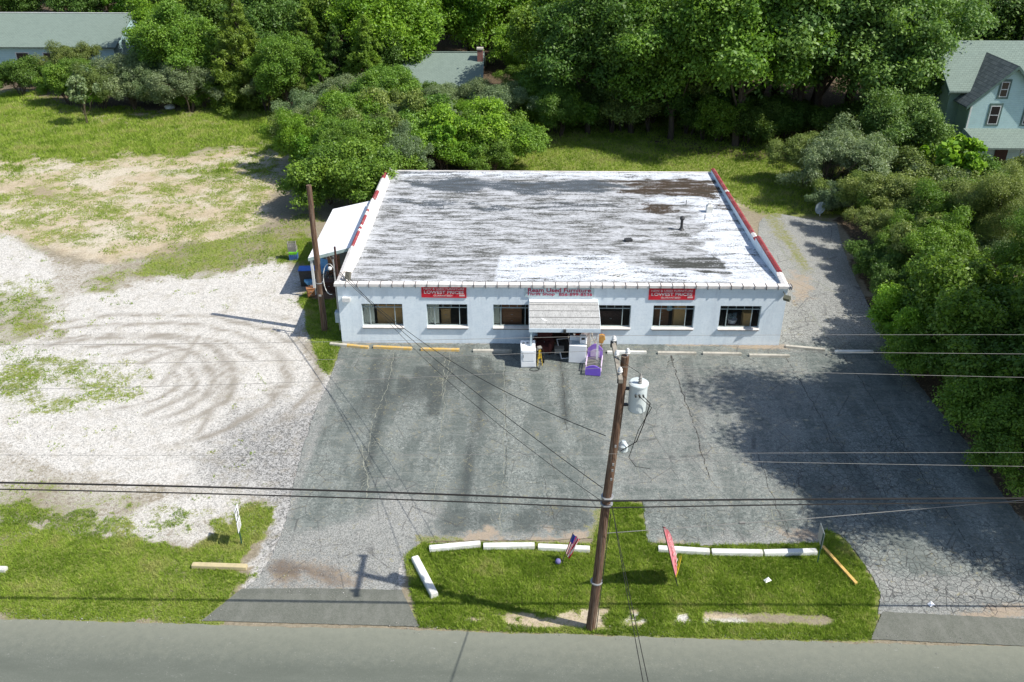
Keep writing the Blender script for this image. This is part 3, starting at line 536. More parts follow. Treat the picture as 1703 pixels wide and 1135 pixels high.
def tiles(x0, x1, y0, y1, z0, z1, mats, par, pat):
    m = MB(); n = int((y1-y0)/.3)
    for q in range(n):
        a = y0+(y1-y0)*q/n; b = y0+(y1-y0)*(q+1)/n-.018; za = z0+(z1-z0)*(a-y0)/(y1-y0); zb = z0+(z1-z0)*(b-y0)/(y1-y0)
        m.cur = pat(q, n); xm = (x0+x1)/2
        m.add([(x0,a,za-.03),(x1,a,za-.03),(x1,b,zb-.03),(x0,b,zb-.03),(x0,a,za+.04),(xm,a,za+.1),(x1,a,za+.04),(x0,b,zb+.04),(xm,b,zb+.1),(x1,b,zb+.04)],
              [(3,2,1,0),(4,5,8,7),(5,6,9,8),(0,1,6,5,4),(2,3,7,8,9),(1,2,9,6),(3,0,4,7)])
        if q: m.cur = 2; m.box((x0, a-.016, za-.02), (x1, a-.002, za+.05))
    m.build('tile_coping', mats, par)
tm = [red_tile, cope_m, joint_m]
tiles(BW-.22, BW+.02, 1.35, 5.75, 3.27, 3.27, tm, pr, lambda q, n: 0); tiles(BW-.22, BW+.02, 5.85, BD+.02, 3.06, 3.02, tm, pr, lambda q, n: 0 if rnd.random() > .04 else 1)
tiles(BW-.27, BW+.05, .22, 1.3, 3.1, 3.2, tm, pr, lambda q, n: 1)
tiles(-.06, .26, .22, 3.95, 3.1, 3.22, tm, pL, lambda q, n: 1); tiles(-.05, .11, 4.0, 11.5, 3.19, 3.16, tm, pL, lambda q, n: 0 if (rnd.random() > .15 and q < 16) or rnd.random() < .25 else 1)
tiles(-.03, .20, 11.55, BD+.02, 3.12, 3.04, tm, pL, lambda q, n: 0 if q > n-9 else (1 if q > 4 else 0))
# fillet between left parapet and roof
m = MB(); ns = 30
for q in range(ns):
    a = .25+(BD-.3)*q/ns; b = .25+(BD-.3)*(q+1)/ns; za = float(roofz(a)); zb = float(roofz(b)); m.quad((.221, a, za+.3), (.45, a, za+.012), (.45, b, zb+.012), (.221, b, zb+.3))
m.build('roof_flashing', cope_m, roof)
MB().box((.22, BD-.05, 2.665), (BW-.22, BD+.08, 2.845)).build('rear_edge_strip', cope_m, roof)
# roof vents
def vent(x, y, h, r, name, cap=True, mat=dkmetal, kind=0):
    z = float(roofz(y)); m = MB()
    if kind == 0: m.tube([(x, y, z-.02), (x, y, z+h)], r, 12); 
    if kind == 0 and cap: m.lathe([(r*1.7, h-.12), (r*1.9, h-.03), (r*1.2, h+.05), (.02, h+.09)], (x, y, z), 12); m.lathe([(r*2.6, -.01), (r*1.3, .1), (r*1.05, .16)], (x, y, z), 12)
    if kind == 1: m.box((x-.17, y-.17, z-.02), (x+.17, y+.17, z+.34)); m.add([(x-.17,y-.17,z+.34),(x+.17,y-.17,z+.34),(x+.17,y+.17,z+.34),(x-.17,y+.17,z+.34),(x-.05,y-.05,z+.5),(x+.05,y-.05,z+.5),(x+.05,y+.05,z+.5),(x-.05,y+.05,z+.5)], [(0,1,5,4),(1,2,6,5),(2,3,7,6),(3,0,4,7),(4,5,6,7)]); m.box((x-.08, y-.08, z+.5), (x+.08, y+.08, z+.57))
    m.build(name, mat, roof)
b = G(1133, 382, 2.74); vent(b[0], b[1], .72, .075, 'vent_stack'); b = G(1179, 352, 2.76); vent(b[0], b[1], .5, .1, 'roof_ventilator', mat=conc_w, kind=1)
for p in [(1172,365),(1192,348),(1141,341),(738,347)]: b = G(*p, 2.75); vent(b[0], b[1], .3, .03, 'vent_pipe', False, galv)
b = G(1045, 401, 2.73); MB().cbox((b[0], b[1], 2.80), (.38, .3, .1), .2).build('roof_hatch_scrap', dkmetal, roof)
# windows
frame_m = simple('window_frame_paint', (.40, .47, .46), (.30, .36, .36), .6, 6); sill_m = simple('sill_paint', (.74, .70, .67), (.6, .57, .54), .8, 5)
def window(a, b, flip=0):
    w = b-a; fr = MB(); y0, y1 = .10, .15
    fr.box((a, y0, SZ+.025), (a+.035, y1, HZ)); fr.box((b-.035, y0, SZ+.025), (b, y1, HZ)); fr.box((a+.035, y0, HZ-.035), (b-.035, y1, HZ)); fr.box((a+.035, y0, SZ+.025), (b-.035, y1, SZ+.06))
    tz = HZ-.22; fr.box((a+.035, y0, tz-.016), (b-.035, y1, tz+.016))
    for k in (1, 2, 3, 4): fr.box((a+w*k/5-.011, y0+.003, tz+.016), (a+w*k/5+.011, y1-.003, HZ-.035))
    for q in (.19, .80): fr.box((a+w*q-.018, y0-.004, SZ+.06), (a+w*q+.018, y1+.002, tz-.016))
    f = fr.build('window', frame_m, shop)
    MB().box((a+.03, .122, SZ+.05), (b-.03, .128, HZ-.03)).build('pane', glass, f)
    s = MB(); s.cur = 0; s.add([(a-.02,-.09,SZ-.06),(b+.02,-.09,SZ-.06),(b+.02,.0,SZ-.06),(a-.02,.0,SZ-.06),(a-.02,-.09,SZ-.015),(b+.02,-.09,SZ-.015),(b+.02,.0,SZ+.005),(a-.02,.0,SZ+.005)], [(3,2,1,0),(4,5,6,7),(0,1,5,4),(1,2,6,5),(2,3,7,6),(3,0,4,7)])
    s.box((a+.002, .002, SZ+.002), (b-.002, .13, SZ+.024)); s.build('sill', sill_m, f)
    d = MB(); d.box((a-.005, -.07, SZ-.10), (b+.005, .0-.002, SZ-.062)); d.build('sill_drip', joint_m, f)
for a, b in WIN: window(a, b)
# doorway, open door leaf, entrance canopy
dm = MB(); dm.box((10.0, -.03, 0), (10.05, .24, 2.05)); dm.box((11.12, -.03, 0), (11.17, .24, 2.05)); dm.box((10.05, -.03, 2.0), (11.12, .24, 2.05)); dmo = dm.build('door_frame', white, shop)
lf = MB(); lf.cbox((11.55, -.07, 1.02), (.84, .045, 2.0)); dl_ = lf.build('door', white, shop); MB().cbox((11.55, -.10, 1.35), (.5, .02, .85)).build('door_pane', glassd, dl_); MB().tube([(11.88, -.09, 1.0), (11.88, -.16, 1.0), (11.8, -.16, 1.0)], .02, 6).build('handle', galv, dl_)
g = N('canopy_roll_roofing'); s_ = g.n('ShaderNodeSeparateXYZ'); g.t.links.new(g.tc.outputs['Object'], s_.inputs[0])
n1 = g.noise(3, 7, .75, g.coord((1.6, .6, 1))); n2 = g.noise(16, 6, .7, g.coord((2.2, .5, 1)))
c = g.mix(g.ramp(n1, .35, .65), (.46, .46, .445), (.34, .34, .33)); c = g.mix(g.math('MULTIPLY', g.ramp(n2, .52, .60), .7), c, (.14, .14, .13)); g.bump(n2, .3, .01); can_m = g.base(c, .9)
CX0, CX1 = 9.02, 12.24; cf = -1.95
prof = [(.0, 2.385), (-.25, 2.37), (-.55, 2.34), (-.85, 2.30), (-1.15, 2.245), (-1.42, 2.165), (-1.66, 2.06), (-1.85, 1.94), (cf, 1.85)]
cn = MB(); n = len(prof)
vs = [(CX0, y, z) for y, z in prof]+[(CX1, y, z) for y, z in prof]+[(CX0, y+.02, z-.05) for y, z in prof]+[(CX1, y+.02, z-.05) for y, z in prof]
fs = [(k+1, k, n+k, n+k+1)[::-1] for k in range(n-1)]+[(2*n+k, 2*n+k+1, 3*n+k+1, 3*n+k)[::-1] for k in range(n-1)]+[(k, k+1, 2*n+k+1, 2*n+k) for k in range(n-1)]+[(n+k+1, n+k, 3*n+k, 3*n+k+1) for k in range(n-1)]+[(n-1, 2*n-1, 4*n-1, 3*n-1)]
cn.add(vs, fs); canopy = cn.build('entrance_canopy', can_m, shop)
lp = MB()
for yy in (-.5, -.98, -1.42, -1.76):      # overlapping roll edges
    zz = np.interp(-yy, [-p[0] for p in prof], [p[1] for p in prof]); lp.cbox(((CX0+CX1)/2, yy, zz+.006), (CX1-CX0, .03, .012), 0, R(20))
lp.build('lap_seams', joint_m if False else simple('canopy_lap', (.16, .16, .155)), canopy)
MB().box((CX0, -.32, 2.374), (CX1, -.001, 2.412)).build('canopy_flashing', white, canopy)
MB().box((CX0-.02, cf-.03, 1.68), (CX1+.02, cf+.0, 1.865)).build('fascia', simple('canopy_fascia', (.60, .68, .74), (.5, .58, .64)), canopy)
for xx in (CX0-.018, CX1+.002):
    m = MB(); pp = [(y, z) for y, z in prof]+[(cf+.002, 1.70), (0, 2.2)]; m.prism([(a, b-.01) for a, b in pp], lambda a, b, h, xx=xx: (xx+h, a, b), .016); m.build('canopy_side', wall_m, canopy)
post_m = simple('pale_post_paint', (.52, .62, .66), (.40, .48, .52), .5, 5); 
for q in (CX0+.08, CX1-.08): MB().box((q-.045, cf+.01, 0), (q+.045, cf+.10, 1.80)).build('post', post_m if q < 10 else white, canopy)
MB().cbox((10.62, cf-.09, 1.78), (.12, .1, .16)).build('canopy_lamp', dkmetal, canopy)
m = MB(); m.prism([(0, 0), (.3, -.2), (.18, -.24), (.08, -.16), (-.02, 0)], lambda a, b, h: (9.55+a, -1.45+b*.8, float(np.interp(1.45-b*.8, [-p[0] for p in prof], [p[1] for p in prof]))+.01+h), .004); m.build('torn_patch', white, canopy)
# lights fixed to the wall
fl = MB(); fl.cbox((20.98, -.42, 2.72), (.3, .2, .22), R(-35), R(35)); fl.tube([(20.9, 0, 2.86), (20.95, -.3, 2.78)], .02, 6); fl.build('flood_light', simple('lamp_housing_olive', (.13, .13, .09)), shop)
MB().cbox((.42, -.11, 2.38), (.36, .2, .2)).build('wall_lamp', white, shop)
fl = MB(); fl.cbox((.52, .30, 3.42), (.24, .16, .36), R(-20), R(-25)); fl.tube([(.5, .22, 3.1), (.52, .28, 3.3)], .02, 6); fl.build('flood_light', simple('lamp_housing_grey', (.16, .15, .12)), shop)
# electric service mast on the left corner
ms = thing('service_mast', 'grey metal electric service mast with white cable loop on the left corner of the shop', 'service mast', (-.12, .35, 0))
MB().tube([(0, 0, .5), (0, 0, 4.25)], .035, 8).build('conduit', galv, ms); MB().lathe([(.05, 0), (.075, .05), (.07, .12), (.02, .17)], (0, 0, 4.25), 10).build('weather_head', dkmetal, ms)
MB().box((-.14, -.2, 1.0), (.1, .12, 1.55)).build('meter_box', simple('meter_grey', (.42, .50, .54)), ms)
MB().tube([(math.cos(a)*.3-.25, math.sin(a)*.1, 3.2+math.sin(a)*.75) for a in np.linspace(.6, 4.9, 14)], .018, 6).build('cable_loop', conc_w, ms)
MB().lathe([(.05, 0), (.09, .04), (.09, .12), (.05, .16)], (-.18, -.05, 3.7), 12).build('insulator', glassw, ms)
MB().tube([(0, .6, 2.9), (.0, .6, 4.6)], .05, 8).build('old_pipe', woodd, ms)

# wall signs ----------------------------------------------------------------
sign_red = simple('sign_red', (.60, .025, .04), (.52, .02, .035), .5, 3, bump=.02); sign_grey = simple('sign_pale_grey', (.48, .58, .60), (.43, .53, .55), .5, 3, bump=.02); txt_w = simple('letter_white', (.80, .72, .70), None, .5, 3, bump=0); txt_r = simple('letter_red', (.42, .008, .06), None, .5, 3, bump=0)
WMX = lambda x, y, z: Matrix.Translation((x, y, z)) @ Matrix.Rotation(R(90), 4, 'X')
def redsign(x0, x1, z0, z1, label, skew=0):
    t = thing('shop_sign', label, 'sign', ((x0+x1)/2, -.022, (z0+z1)/2), 0, 'red price signs'); w = x1-x0; h = z1-z0
    MB().box((-w/2, -.02, -h/2), (w/2, .02, h/2)).build('panel', sign_red, t)
    text('NEW & USED FURNITURE', w*.90, h*.17, txt_w, WMX(0, -.024, h*.31), t, bold=.004); text('LOWEST PRICES', w*.88, h*.27, txt_w, WMX(0, -.024, h*.0), t, bold=.010); text('GUARANTEED!', w*.42, h*.15, txt_w, WMX(-w*.02, -.024, -h*.31), t, bold=.003)
    for q in (-.26, -.34): MB().box((w*.34, -.026, h*q), (w*.46, -.021, h*(q+.045))).build('small_print', txt_w, t)
    if skew: t.rotation_euler = (0, skew, 0)
redsign(3.96, 6.07, 2.46, 3.03, 'red LOWEST PRICES sign between the first and second windows from the left', .008); redsign(14.62, 16.78, 2.42, 3.0, 'red LOWEST PRICES sign above the second window from the right corner', -.006)
t = thing('shop_sign', 'pale grey sign reading Ream Used Furniture Thrift Shop in dark red above the canopy', 'sign', (10.43, -.022, 2.775)); MB().box((-1.62, -.02, -.24), (1.62, .02, .23)).build('panel', sign_grey, t)
text('Ream Used Furniture', 2.95, .21, txt_r, WMX(.0, -.024, .11), t, bold=.02); text('Thrift Shop', 1.32, .185, txt_r, WMX(-.88, -.024, -.11), t, bold=.018); text('856-899-8536', 1.56, .165, txt_r, WMX(.76, -.024, -.10), t, bold=.02)

# furniture seen through the windows ------------------------------------------
def box_furn(name, label, cat, x, y, w, d, h, m, draw=0, rz=0, grp=None):
    t = thing(name, label, cat, (x, y, .03), rz, grp); MB().box((-w/2, -d/2, .06), (w/2, d/2, h)).build('body', m, t, .01)
    MB().box((-w/2-.02, -d/2-.02, h+.001), (w/2+.02, d/2, h+.035)).build('top', m, t)
    for k in range(draw):
        z0 = .1+(h-.14)*k/draw; z1 = .1+(h-.14)*(k+1)/draw-.03; q = MB().box((-w/2+.04, -d/2-.02, z0), (w/2-.04, -d/2-.001, z1)).build('drawer', m, t); MB().box((-.05, -d/2-.04, (z0+z1)/2-.01), (.05, -d/2-.021, (z0+z1)/2+.01)).build('handle', galv, q)
    for sx in (-1, 1):
        for sy in (-1, 1): MB().cbox((sx*(w/2-.04), sy*(d/2-.04), .03), (.05, .05, .06)).build('leg', m, t)
    return t
box_furn('headboard_cabinet', 'large tan wooden cabinet back filling the leftmost window', 'cabinet', 2.35, .75, 1.3, .4, 1.72, woodt)
box_furn('dresser', 'small tan dresser standing behind the second window from the left', 'dresser', 5.0, .9, .45, .4, 1.45, woodt, 3)
box_furn('dresser', 'tall brown dresser behind the window left of the canopy', 'dresser', 8.2, .75, .95, .4, 1.85, woodb, 5)
box_furn('wardrobe', 'light brown wardrobe door behind the middle window right of the canopy', 'wardrobe', 16.3, .85, .55, .4, 1.85, woodt)
box_furn('crib', 'dark spindle crib behind the window right of the canopy', 'crib', 13.0, 1.0, 1.1, .5, 1.35, woodd, 2)
box_furn('chest', 'low tan chest in the right part of the rightmost window', 'chest', 19.55, .7, .4, .4, 1.4, woodt, 2)
box_furn('cabinet', 'dark brown cabinet in the left part of the second window from the right', 'cabinet', 15.5, 1.2, .7, .4, 1.5, woodb, 3)
def curtain(x0, x1, label, z0=.95):
    m = MB(); n = 12
    for k in range(n):
        a = x0+(x1-x0)*k/n; b = x0+(x1-x0)*(k+1)/n; ya = .24+(.03 if k % 2 else 0); yb = .24+(0 if k % 2 else .03); m.quad((a, ya+.02, z0), (b, yb+.02, z0), (b, yb+.02, 2.05), (a, ya+.02, 2.05))
    tag(m.build('curtain', curt), label, 'curtain')
curtain(1.12, 1.62, 'olive pale curtain at the left side of the leftmost window'); curtain(4.2, 4.72, 'pale curtain at the left side of the second window from the left'); curtain(7.36, 7.62, 'narrow pale curtain behind the window left of the canopy')
t = thing('laundry_basket', 'white laundry basket of clothes in the rightmost window', 'basket', (18.85, .6, .9)); m = MB(); m.lathe([(.17, 0), (.24, .22), (.22, .22), (.15, .02)], n=14); m.build('basket', whitem, t)
m = MB()
for k in range(9): m.cbox((rnd.uniform(-.16, .16), rnd.uniform(-.1, .1), .25+rnd.uniform(0, .2)), (.2, .16, .1), rnd.uniform(0, 3), rnd.uniform(-.6, .6))
m.build('clothes', simple('teal_cloth', (.10, .17, .18), (.3, .34, .35)), t, .03)
box_furn('side_table', 'low table holding the laundry basket in the rightmost window', 'table', 18.85, .6, .6, .45, .83, woodd)
t = thing('wall_lamp_shade', 'pale blue fabric hanging in the second window from the right', 'hanging cloth', (15.75, .45, 1.62)); MB().add([(-.1,0,.45),(.1,0,.45),(.13,.02,0),(-.13,.02,0),(-.05,.04,-.05),(.06,.04,-.04)], [(0,1,2,3),(3,2,5,4)]).build('cloth', simple('pale_blue_cloth', (.30, .5, .58)), t)

# lean-to carport on the left side ------------------------------------------------
sh = thing('lean_to_shelter', 'white roofed lean-to shelter against the left wall of the shop', 'shelter', (0, 0, 0)); tarp = simple('white_sheet_roof', (.82, .82, .83), (.78, .78, .80), .5, 1.5, bump=.03)
m = MB(); m.add([(-2.42,4.85,2.28),(-.03,5.4,2.72),(-.03,12.5,2.72),(-2.46,12.1,2.28),(-2.42,4.85,2.34),(-.03,5.4,2.78),(-.03,12.5,2.78),(-2.46,12.1,2.34)], [(3,2,1,0),(4,5,6,7),(0,1,5,4),(1,2,6,5),(2,3,7,6),(3,0,4,7)]); m.build('roof', tarp, sh)
m = MB(); m.add([(-2.42,4.82,2.16),(-.03,5.37,2.6),(-.03,5.39,2.6),(-2.42,4.84,2.16),(-2.42,4.82,2.33),(-.03,5.37,2.77),(-.03,5.39,2.77),(-2.42,4.84,2.33)], [(3,2,1,0),(4,5,6,7),(0,1,5,4),(1,2,6,5),(2,3,7,6),(3,0,4,7)]); m.build('fascia', simple('shelter_fascia', (.33, .42, .40)), sh)
for p in ((-2.3, 5.0), (-2.3, 8.6), (-2.3, 11.9)): MB().box((p[0]-.06, p[1]-.05, 0), (p[0]+.06, p[1]+.07, 2.27)).build('post', white, sh)
MB().box((-2.3, 11.8, .0), (-.05, 11.88, 2.2)).build('back_wall', woodd, sh)
def tote(x, y, z, w, d, h, body, lid, label, rz=0, grp=None, name='storage_tote'):
    t = thing(name, label, 'tote', (x, y, z), rz, grp); m = MB(); m.add([(-w*.44,-d*.44,0),(w*.44,-d*.44,0),(w*.44,d*.44,0),(-w*.44,d*.44,0),(-w/2,-d/2,h),(w/2,-d/2,h),(w/2,d/2,h),(-w/2,d/2,h)], [(3,2,1,0),(4,5,6,7),(0,1,5,4),(1,2,6,5),(2,3,7,6),(3,0,4,7)]); m.build('bin', body, t, .015)
    if lid: MB().box((-w/2-.02, -d/2-.02, h+.002), (w/2+.02, d/2+.02, h+.04)).build('lid', lid, t, .01)
    return t
b = G(490, 424, 1.0); 
tote(-2.95, 6.6, 0, .95, .6, .95, dkmetal, blue, 'dark bin with bright blue lid behind the wooden pole by the shelter', .1)
# stack of crates on the grass
def crate(x, y, z, m, label, rz, h=.3, slots=True):
    t = thing('crate', label, 'crate', (x, y, z), rz, 'stack of crates on the grass'); w, d = .48, .4; mb = MB()
    mb.box((-w/2, -d/2, 0), (w/2, d/2, .02))
    for sx in (-1, 1):
        mb.box((sx*w/2-.02*(sx > 0), -d/2, .02), (sx*w/2+.02*(sx < 0), d/2, h))
    for sy in (-1, 1):
        y0 = sy*d/2-.02*(sy > 0)
        for k in range(4): mb.box((-w/2+.02, y0, .02+(h-.02)*k/4), (w/2-.02, y0+.02, .02+(h-.02)*(k+.6)/4))
        for k in range(5): mb.box((-w/2+.02+(w-.07)*k/4, y0-.002, .02), (-w/2+.05+(w-.07)*k/4, y0+.022, h-.002))
    mb.build('basket', m, t); return t
bx, by = G(489, 431)[:2]; bluec = simple('dusty_blue', (.05, .12, .33), None, .6, 5, bump=.02)
crate(bx, by, 0, bluec, 'blue crate at the bottom of the stack on the grass left of the pole', .1, .34); tote(bx, by, .342, .5, .42, .16, green_p, None, 'bright green plastic tub between the blue and grey crates', .12, name='plastic_tub'); crate(bx-.02, by+.03, .51, greyp, 'grey open crate on top of the stack on the grass', .05, .26); crate(bx-.05, by+.04, .775, greyp, 'second grey slatted crate topmost on the stack left of the shelter', .15, .26)
# clutter under the shelter
def cooler(x, y, rz, label, m):
    t = thing('vinyl_seat', label, 'seat', (x, y, 0), rz); MB().box((-.35, -.3, .25), (.35, .3, .45)).build('cushion', m, t, .05); MB().cbox((0, .3, .65), (.7, .14, .5), 0, R(-12)).build('backrest', m, t, .05)
    for sx in (-1, 1):
        for sy in (-1, 1): MB().tube([(sx*.3, sy*.25, 0), (sx*.3, sy*.25, .25)], .02, 6).build('leg', galv, t)
b = G(520, 478); cooler(b[0]-.05, b[1]+.1, .6, 'light blue vinyl seat lying beside the shelter post', lblue); b = G(526, 462); cooler(b[0]+.35, b[1]+.2, -.5, 'light blue seat standing deeper under the shelter', lblue)
t = thing('white_bucket', 'white round bucket next to the blue seat by the shelter post', 'bucket', (*G(522, 484)[:2], 0)); m = MB(); m.lathe([(.13, 0), (.16, .35), (.14, .35), (.12, .03)], n=14); m.build('pail', whitem, t); MB().tube([(math.cos(a)*.16, .0, .34+math.sin(a)*.14) for a in np.linspace(0, math.pi, 9)], .006, 5).build('handle', galv, t)
for (p, w, d, h, m, lb) in [((516,498), .42, .36, .5, woodb, 'small brown open cabinet in front of the blue seat'), ((548,492), .8, .5, .7, woodd, 'dark brown chest under the front of the shelter'), ((556,462), .5, .5, 1.1, woodb, 'tall brown cabinet under the shelter beside the shop wall')]:
    b = G(*p); box_furn('cabinet', lb, 'cabinet', b[0], b[1]+.3, w, d, h, m, 2, rnd.uniform(-.4, .4))
t = thing('bicycle', 'old rusty bicycle leaning under the shelter near the wall', 'bicycle', (*G(543, 480)[:2], 0), 1.2)
for xx in (-.5, .5):
    wz = MB(); wz.tube([(xx+math.cos(a)*.32, .05, .33+math.sin(a)*.32) for a in np.linspace(0, 2*math.pi, 20)], .02, 6, False); w_ = wz.build('wheel', black, t); s2 = MB()
    for a in np.linspace(0, math.pi, 7): s2.tube([(xx-math.cos(a)*.31, .05, .33-math.sin(a)*.31), (xx+math.cos(a)*.31, .05, .33+math.sin(a)*.31)], .004, 4)
    s2.build('spokes', galv, w_)
rust = simple('rusty_paint', (.25, .12, .06)); m = MB(); m.tube([(-.5, .05, .33), (-.15, .08, .8), (.38, .1, .85), (.5, .05, .33)], .018, 6); m.tube([(-.15, .08, .8), (-.05, .05, .33), (.38, .1, .8)], .018, 6); m.tube([(-.5, .05, .33), (-.05, .05, .33)], .015, 6); m.build('frame', rust, t)
MB().cbox((-.17, .08, .86), (.24, .12, .06)).build('saddle', black, t, .02); MB().tube([(.3, -.18, .98), (.4, .1, .95), (.3, .35, .98)], .013, 6).build('handlebar', galv, t)
t = thing('tarpaulin', 'brown crumpled tarpaulin on the grass at the foot of the pole', 'tarpaulin', (*G(540, 494)[:2], 0)); V = []; n = 14
for a in range(n):
    for b_ in range(n):
        u = a/(n-1)*2-1; v = b_/(n-1)*2-1; V.append((u*.75, v*.4, max(0.01, .24*(1-u*u)*(1-v*v)+rnd.uniform(-.03, .05)*(1-max(abs(u), abs(v))**4))))
npmesh('sheet', np.array(V), np.array([(a*n+b_, (a+1)*n+b_, (a+1)*n+b_+1, a*n+b_+1) for a in range(n-1) for b_ in range(n-1)]), simple('brown_tarp', (.12, .075, .05)), parent=t)

# things on the forecourt by the door ----------------------------------------------
def dryer(x, y, rz, label, extra=0):
    t = thing('clothes_dryer', label, 'dryer', (x, y, .013), rz); MB().box((-.34, -.33, .02), (.34, .33, .92)).build('cabinet', whitem, t, .02)
    m = MB(); m.prism([(.33, .921), (.33, 1.1), (.27, 1.12), (.10, .921)], lambda a, b, h: (-.34+h, a, b), .68); c = m.build('control_console', whitem, t, .008)
    for q in (-.2, -.02, .17): MB().cbox((q, .16, 1.045), (.1, .03, .035), 0, R(-50)).build('knob', dkmetal, c)
    d = MB(); d.box((-.25, -.345, .36), (.25, -.331, .86)); d.build('door', whitem, t, .006); MB().box((-.24, -.36, .55), (-.215, -.346, .7)).build('door_handle', galv, t)
    MB().box((-.32, -.338, .08), (.32, -.331, .30)).build('kick_panel', whitem, t)
    for sx in (-1, 1):
        for sy in (-1, 1): MB().tube([(sx*.28, sy*.27, 0), (sx*.28, sy*.27, .02)], .025, 8).build('foot', black, t)
    return t
b = G(878, 613); dryer(b[0], b[1]+.35, R(3), 'white clothes dryer standing alone on the asphalt left of the doorway')
b = G(961, 606); d2x, d2y = b[0]+.0, b[1]+.38; 
t = thing('washing_machine', 'white washing machine under the right canopy side with a small white box on it', 'washing machine', (d2x, d2y, .013), R(-6)); MB().box((-.4, -.33, .02), (.4, .33, .93)).build('cabinet', whitem, t, .02)
MB().box((-.3, -.26, .931), (.3, .12, .95)).build('lid', simple('lid_blue_grey', (.45, .55, .62)), t, .008); m = MB(); m.prism([(.33, .931), (.33, 1.12), (.24, 1.12), (.16, .931)], lambda a, b, h: (-.4+h, a, b), .8); m.build('control_console', whitem, t, .008)
for sx in (-1, 1):
    for sy in (-1, 1): MB().tube([(sx*.33, sy*.27, 0), (sx*.33, sy*.27, .02)], .025, 8).build('foot', black, t)
t = thing('small_heater', 'small white electric heater standing on the washing machine', 'heater', (d2x+.2, d2y-.08, .975), R(5)); MB().box((-.14, -.1, 0), (.14, .1, .38)).build('case', whitem, t, .015); MB().box((-.08, -.105, .2), (.08, -.101, .32)).build('grille', dkmetal, t)
t = thing('steering_wheel', 'black steering wheel ring propped behind the washing machine', 'wheel', (d2x-.05, d2y+.48, 1.0)); MB().box((-.03, -.02, -.98), (.03, .02, -.02)).build('stand', dkmetal, t); MB().tube([(math.cos(a)*.2, 0, .2+math.sin(a)*.2) for a in np.linspace(0, 2*math.pi, 22)], .02, 6, False).build('rim', black, t); MB().cbox((0, 0, .18), (.38, .03, .04)).build('spoke', black, t)
# toddler bed leaning
b0 = G(985, 627); t = thing('toddler_bed', 'purple and lilac toddler bed with slatted base beside the washing machine', 'bed', (b0[0]+.02, b0[1]+.05, .013), R(-8))
bl = 1.35; bw = .7
for sx in (-1, 1):
    m = MB(); m.box((sx*bw/2-.02, .05, .2), (sx*bw/2+.02, bl, .26)); m.box((sx*bw/2-.02, .35, .32), (sx*bw/2+.02, bl-.05, .38)); m.box((sx*bw/2-.015, .3, .26), (sx*bw/2+.015, .35, .38)); m.build('side_rail', lilac, t, .008)
def arch(w, h0, h1, n=12): return [(-w/2, 0), (w/2, 0), (w/2, h0)]+[(w/2-w*k/n, h0+(h1-h0)*math.sin(math.pi*k/n)) for k in range(1, n)]+[(-w/2, h0)]
m = MB(); m.prism(arch(bw, .38, .52), lambda a, b, h: (a, h, b+.02), .04); fb = m.build('footboard', purple, t, .006); m = MB(); m.prism(arch(bw, .55, .82), lambda a, b, h: (a, bl+h, b+.1), .04); hb = m.build('headboard', lav, t, .006)
m = MB(); m.prism([(q[0]*.6, q[1]*.55+.25) for q in arch(bw, .5, .75)], lambda a, b, h: (a, bl-.012+h, b), .01); m.build('headboard_picture', lilac, hb)
m = MB()
for k in range(9): m.box((-bw/2+.025, .12+k*.14, .21), (bw/2-.025, .17+k*.14, .23))
m.build('slats', greyp, t)
for sx in (-1, 1):
    for q in (.0, bl): MB().box((sx*(bw/2-.02)-.02, q, 0), (sx*(bw/2-.02)+.02, q+.04, .06 if q == 0 else .12)).build('leg', lilac, t)
# tubular yellow frame with hose
b = G(897, 612); t = thing('tubular_frame', 'yellow and black tubular frame with a looped black hose next to the lone dryer', 'frame', (b[0], b[1]+.3, .013), R(10))
m = MB(); m.tube([(-.10, -.15, 0), (-.05, 0, .5), (-.02, .05, .85)], .014, 6); m.tube([(.12, -.15, 0), (.08, 0, .5), (.05, .05, .8)], .014, 6); m.tube([(-.07, -.05, .35), (.1, -.05, .38)], .022, 6); m.tube([(-.04, 0, .55), (.08, 0, .52)], .03, 6); m.tube([(.02, -.02, .3), (.0, .02, .75)], .03, 6); m.build('frame', yellow, t)
m = MB(); m.tube([(math.cos(a)*.22-.3, -.45+math.sin(a)*.16, .03) for a in np.linspace(0, 5.8, 22)]+[(0, -.3, .2), (.05, -.05, .7)], .013, 6, False); m.tube([(.2, -.1, .1), (.24, 0, .5), (.1, .05, .9), (-.1, .08, .8), (-.2, 0, .4), (-.16, -.1, .05)], .016, 6); m.build('hose', black, t)
for q in (-.17, .19): mm = MB(); mm.tube([(q, .12+math.cos(a)*.16, .18+math.sin(a)*.16) for a in np.linspace(0, 2*math.pi, 16)], .025, 6, False); mm.build('wheel', black, t)
mm = MB(); mm.cbox((0, .05, .86), (.2, .16, .1), .4, .2); mm.cbox((-.08, .1, .74), (.12, .12, .12), .9); mm.build('motor_housing', greyp, t, .02)
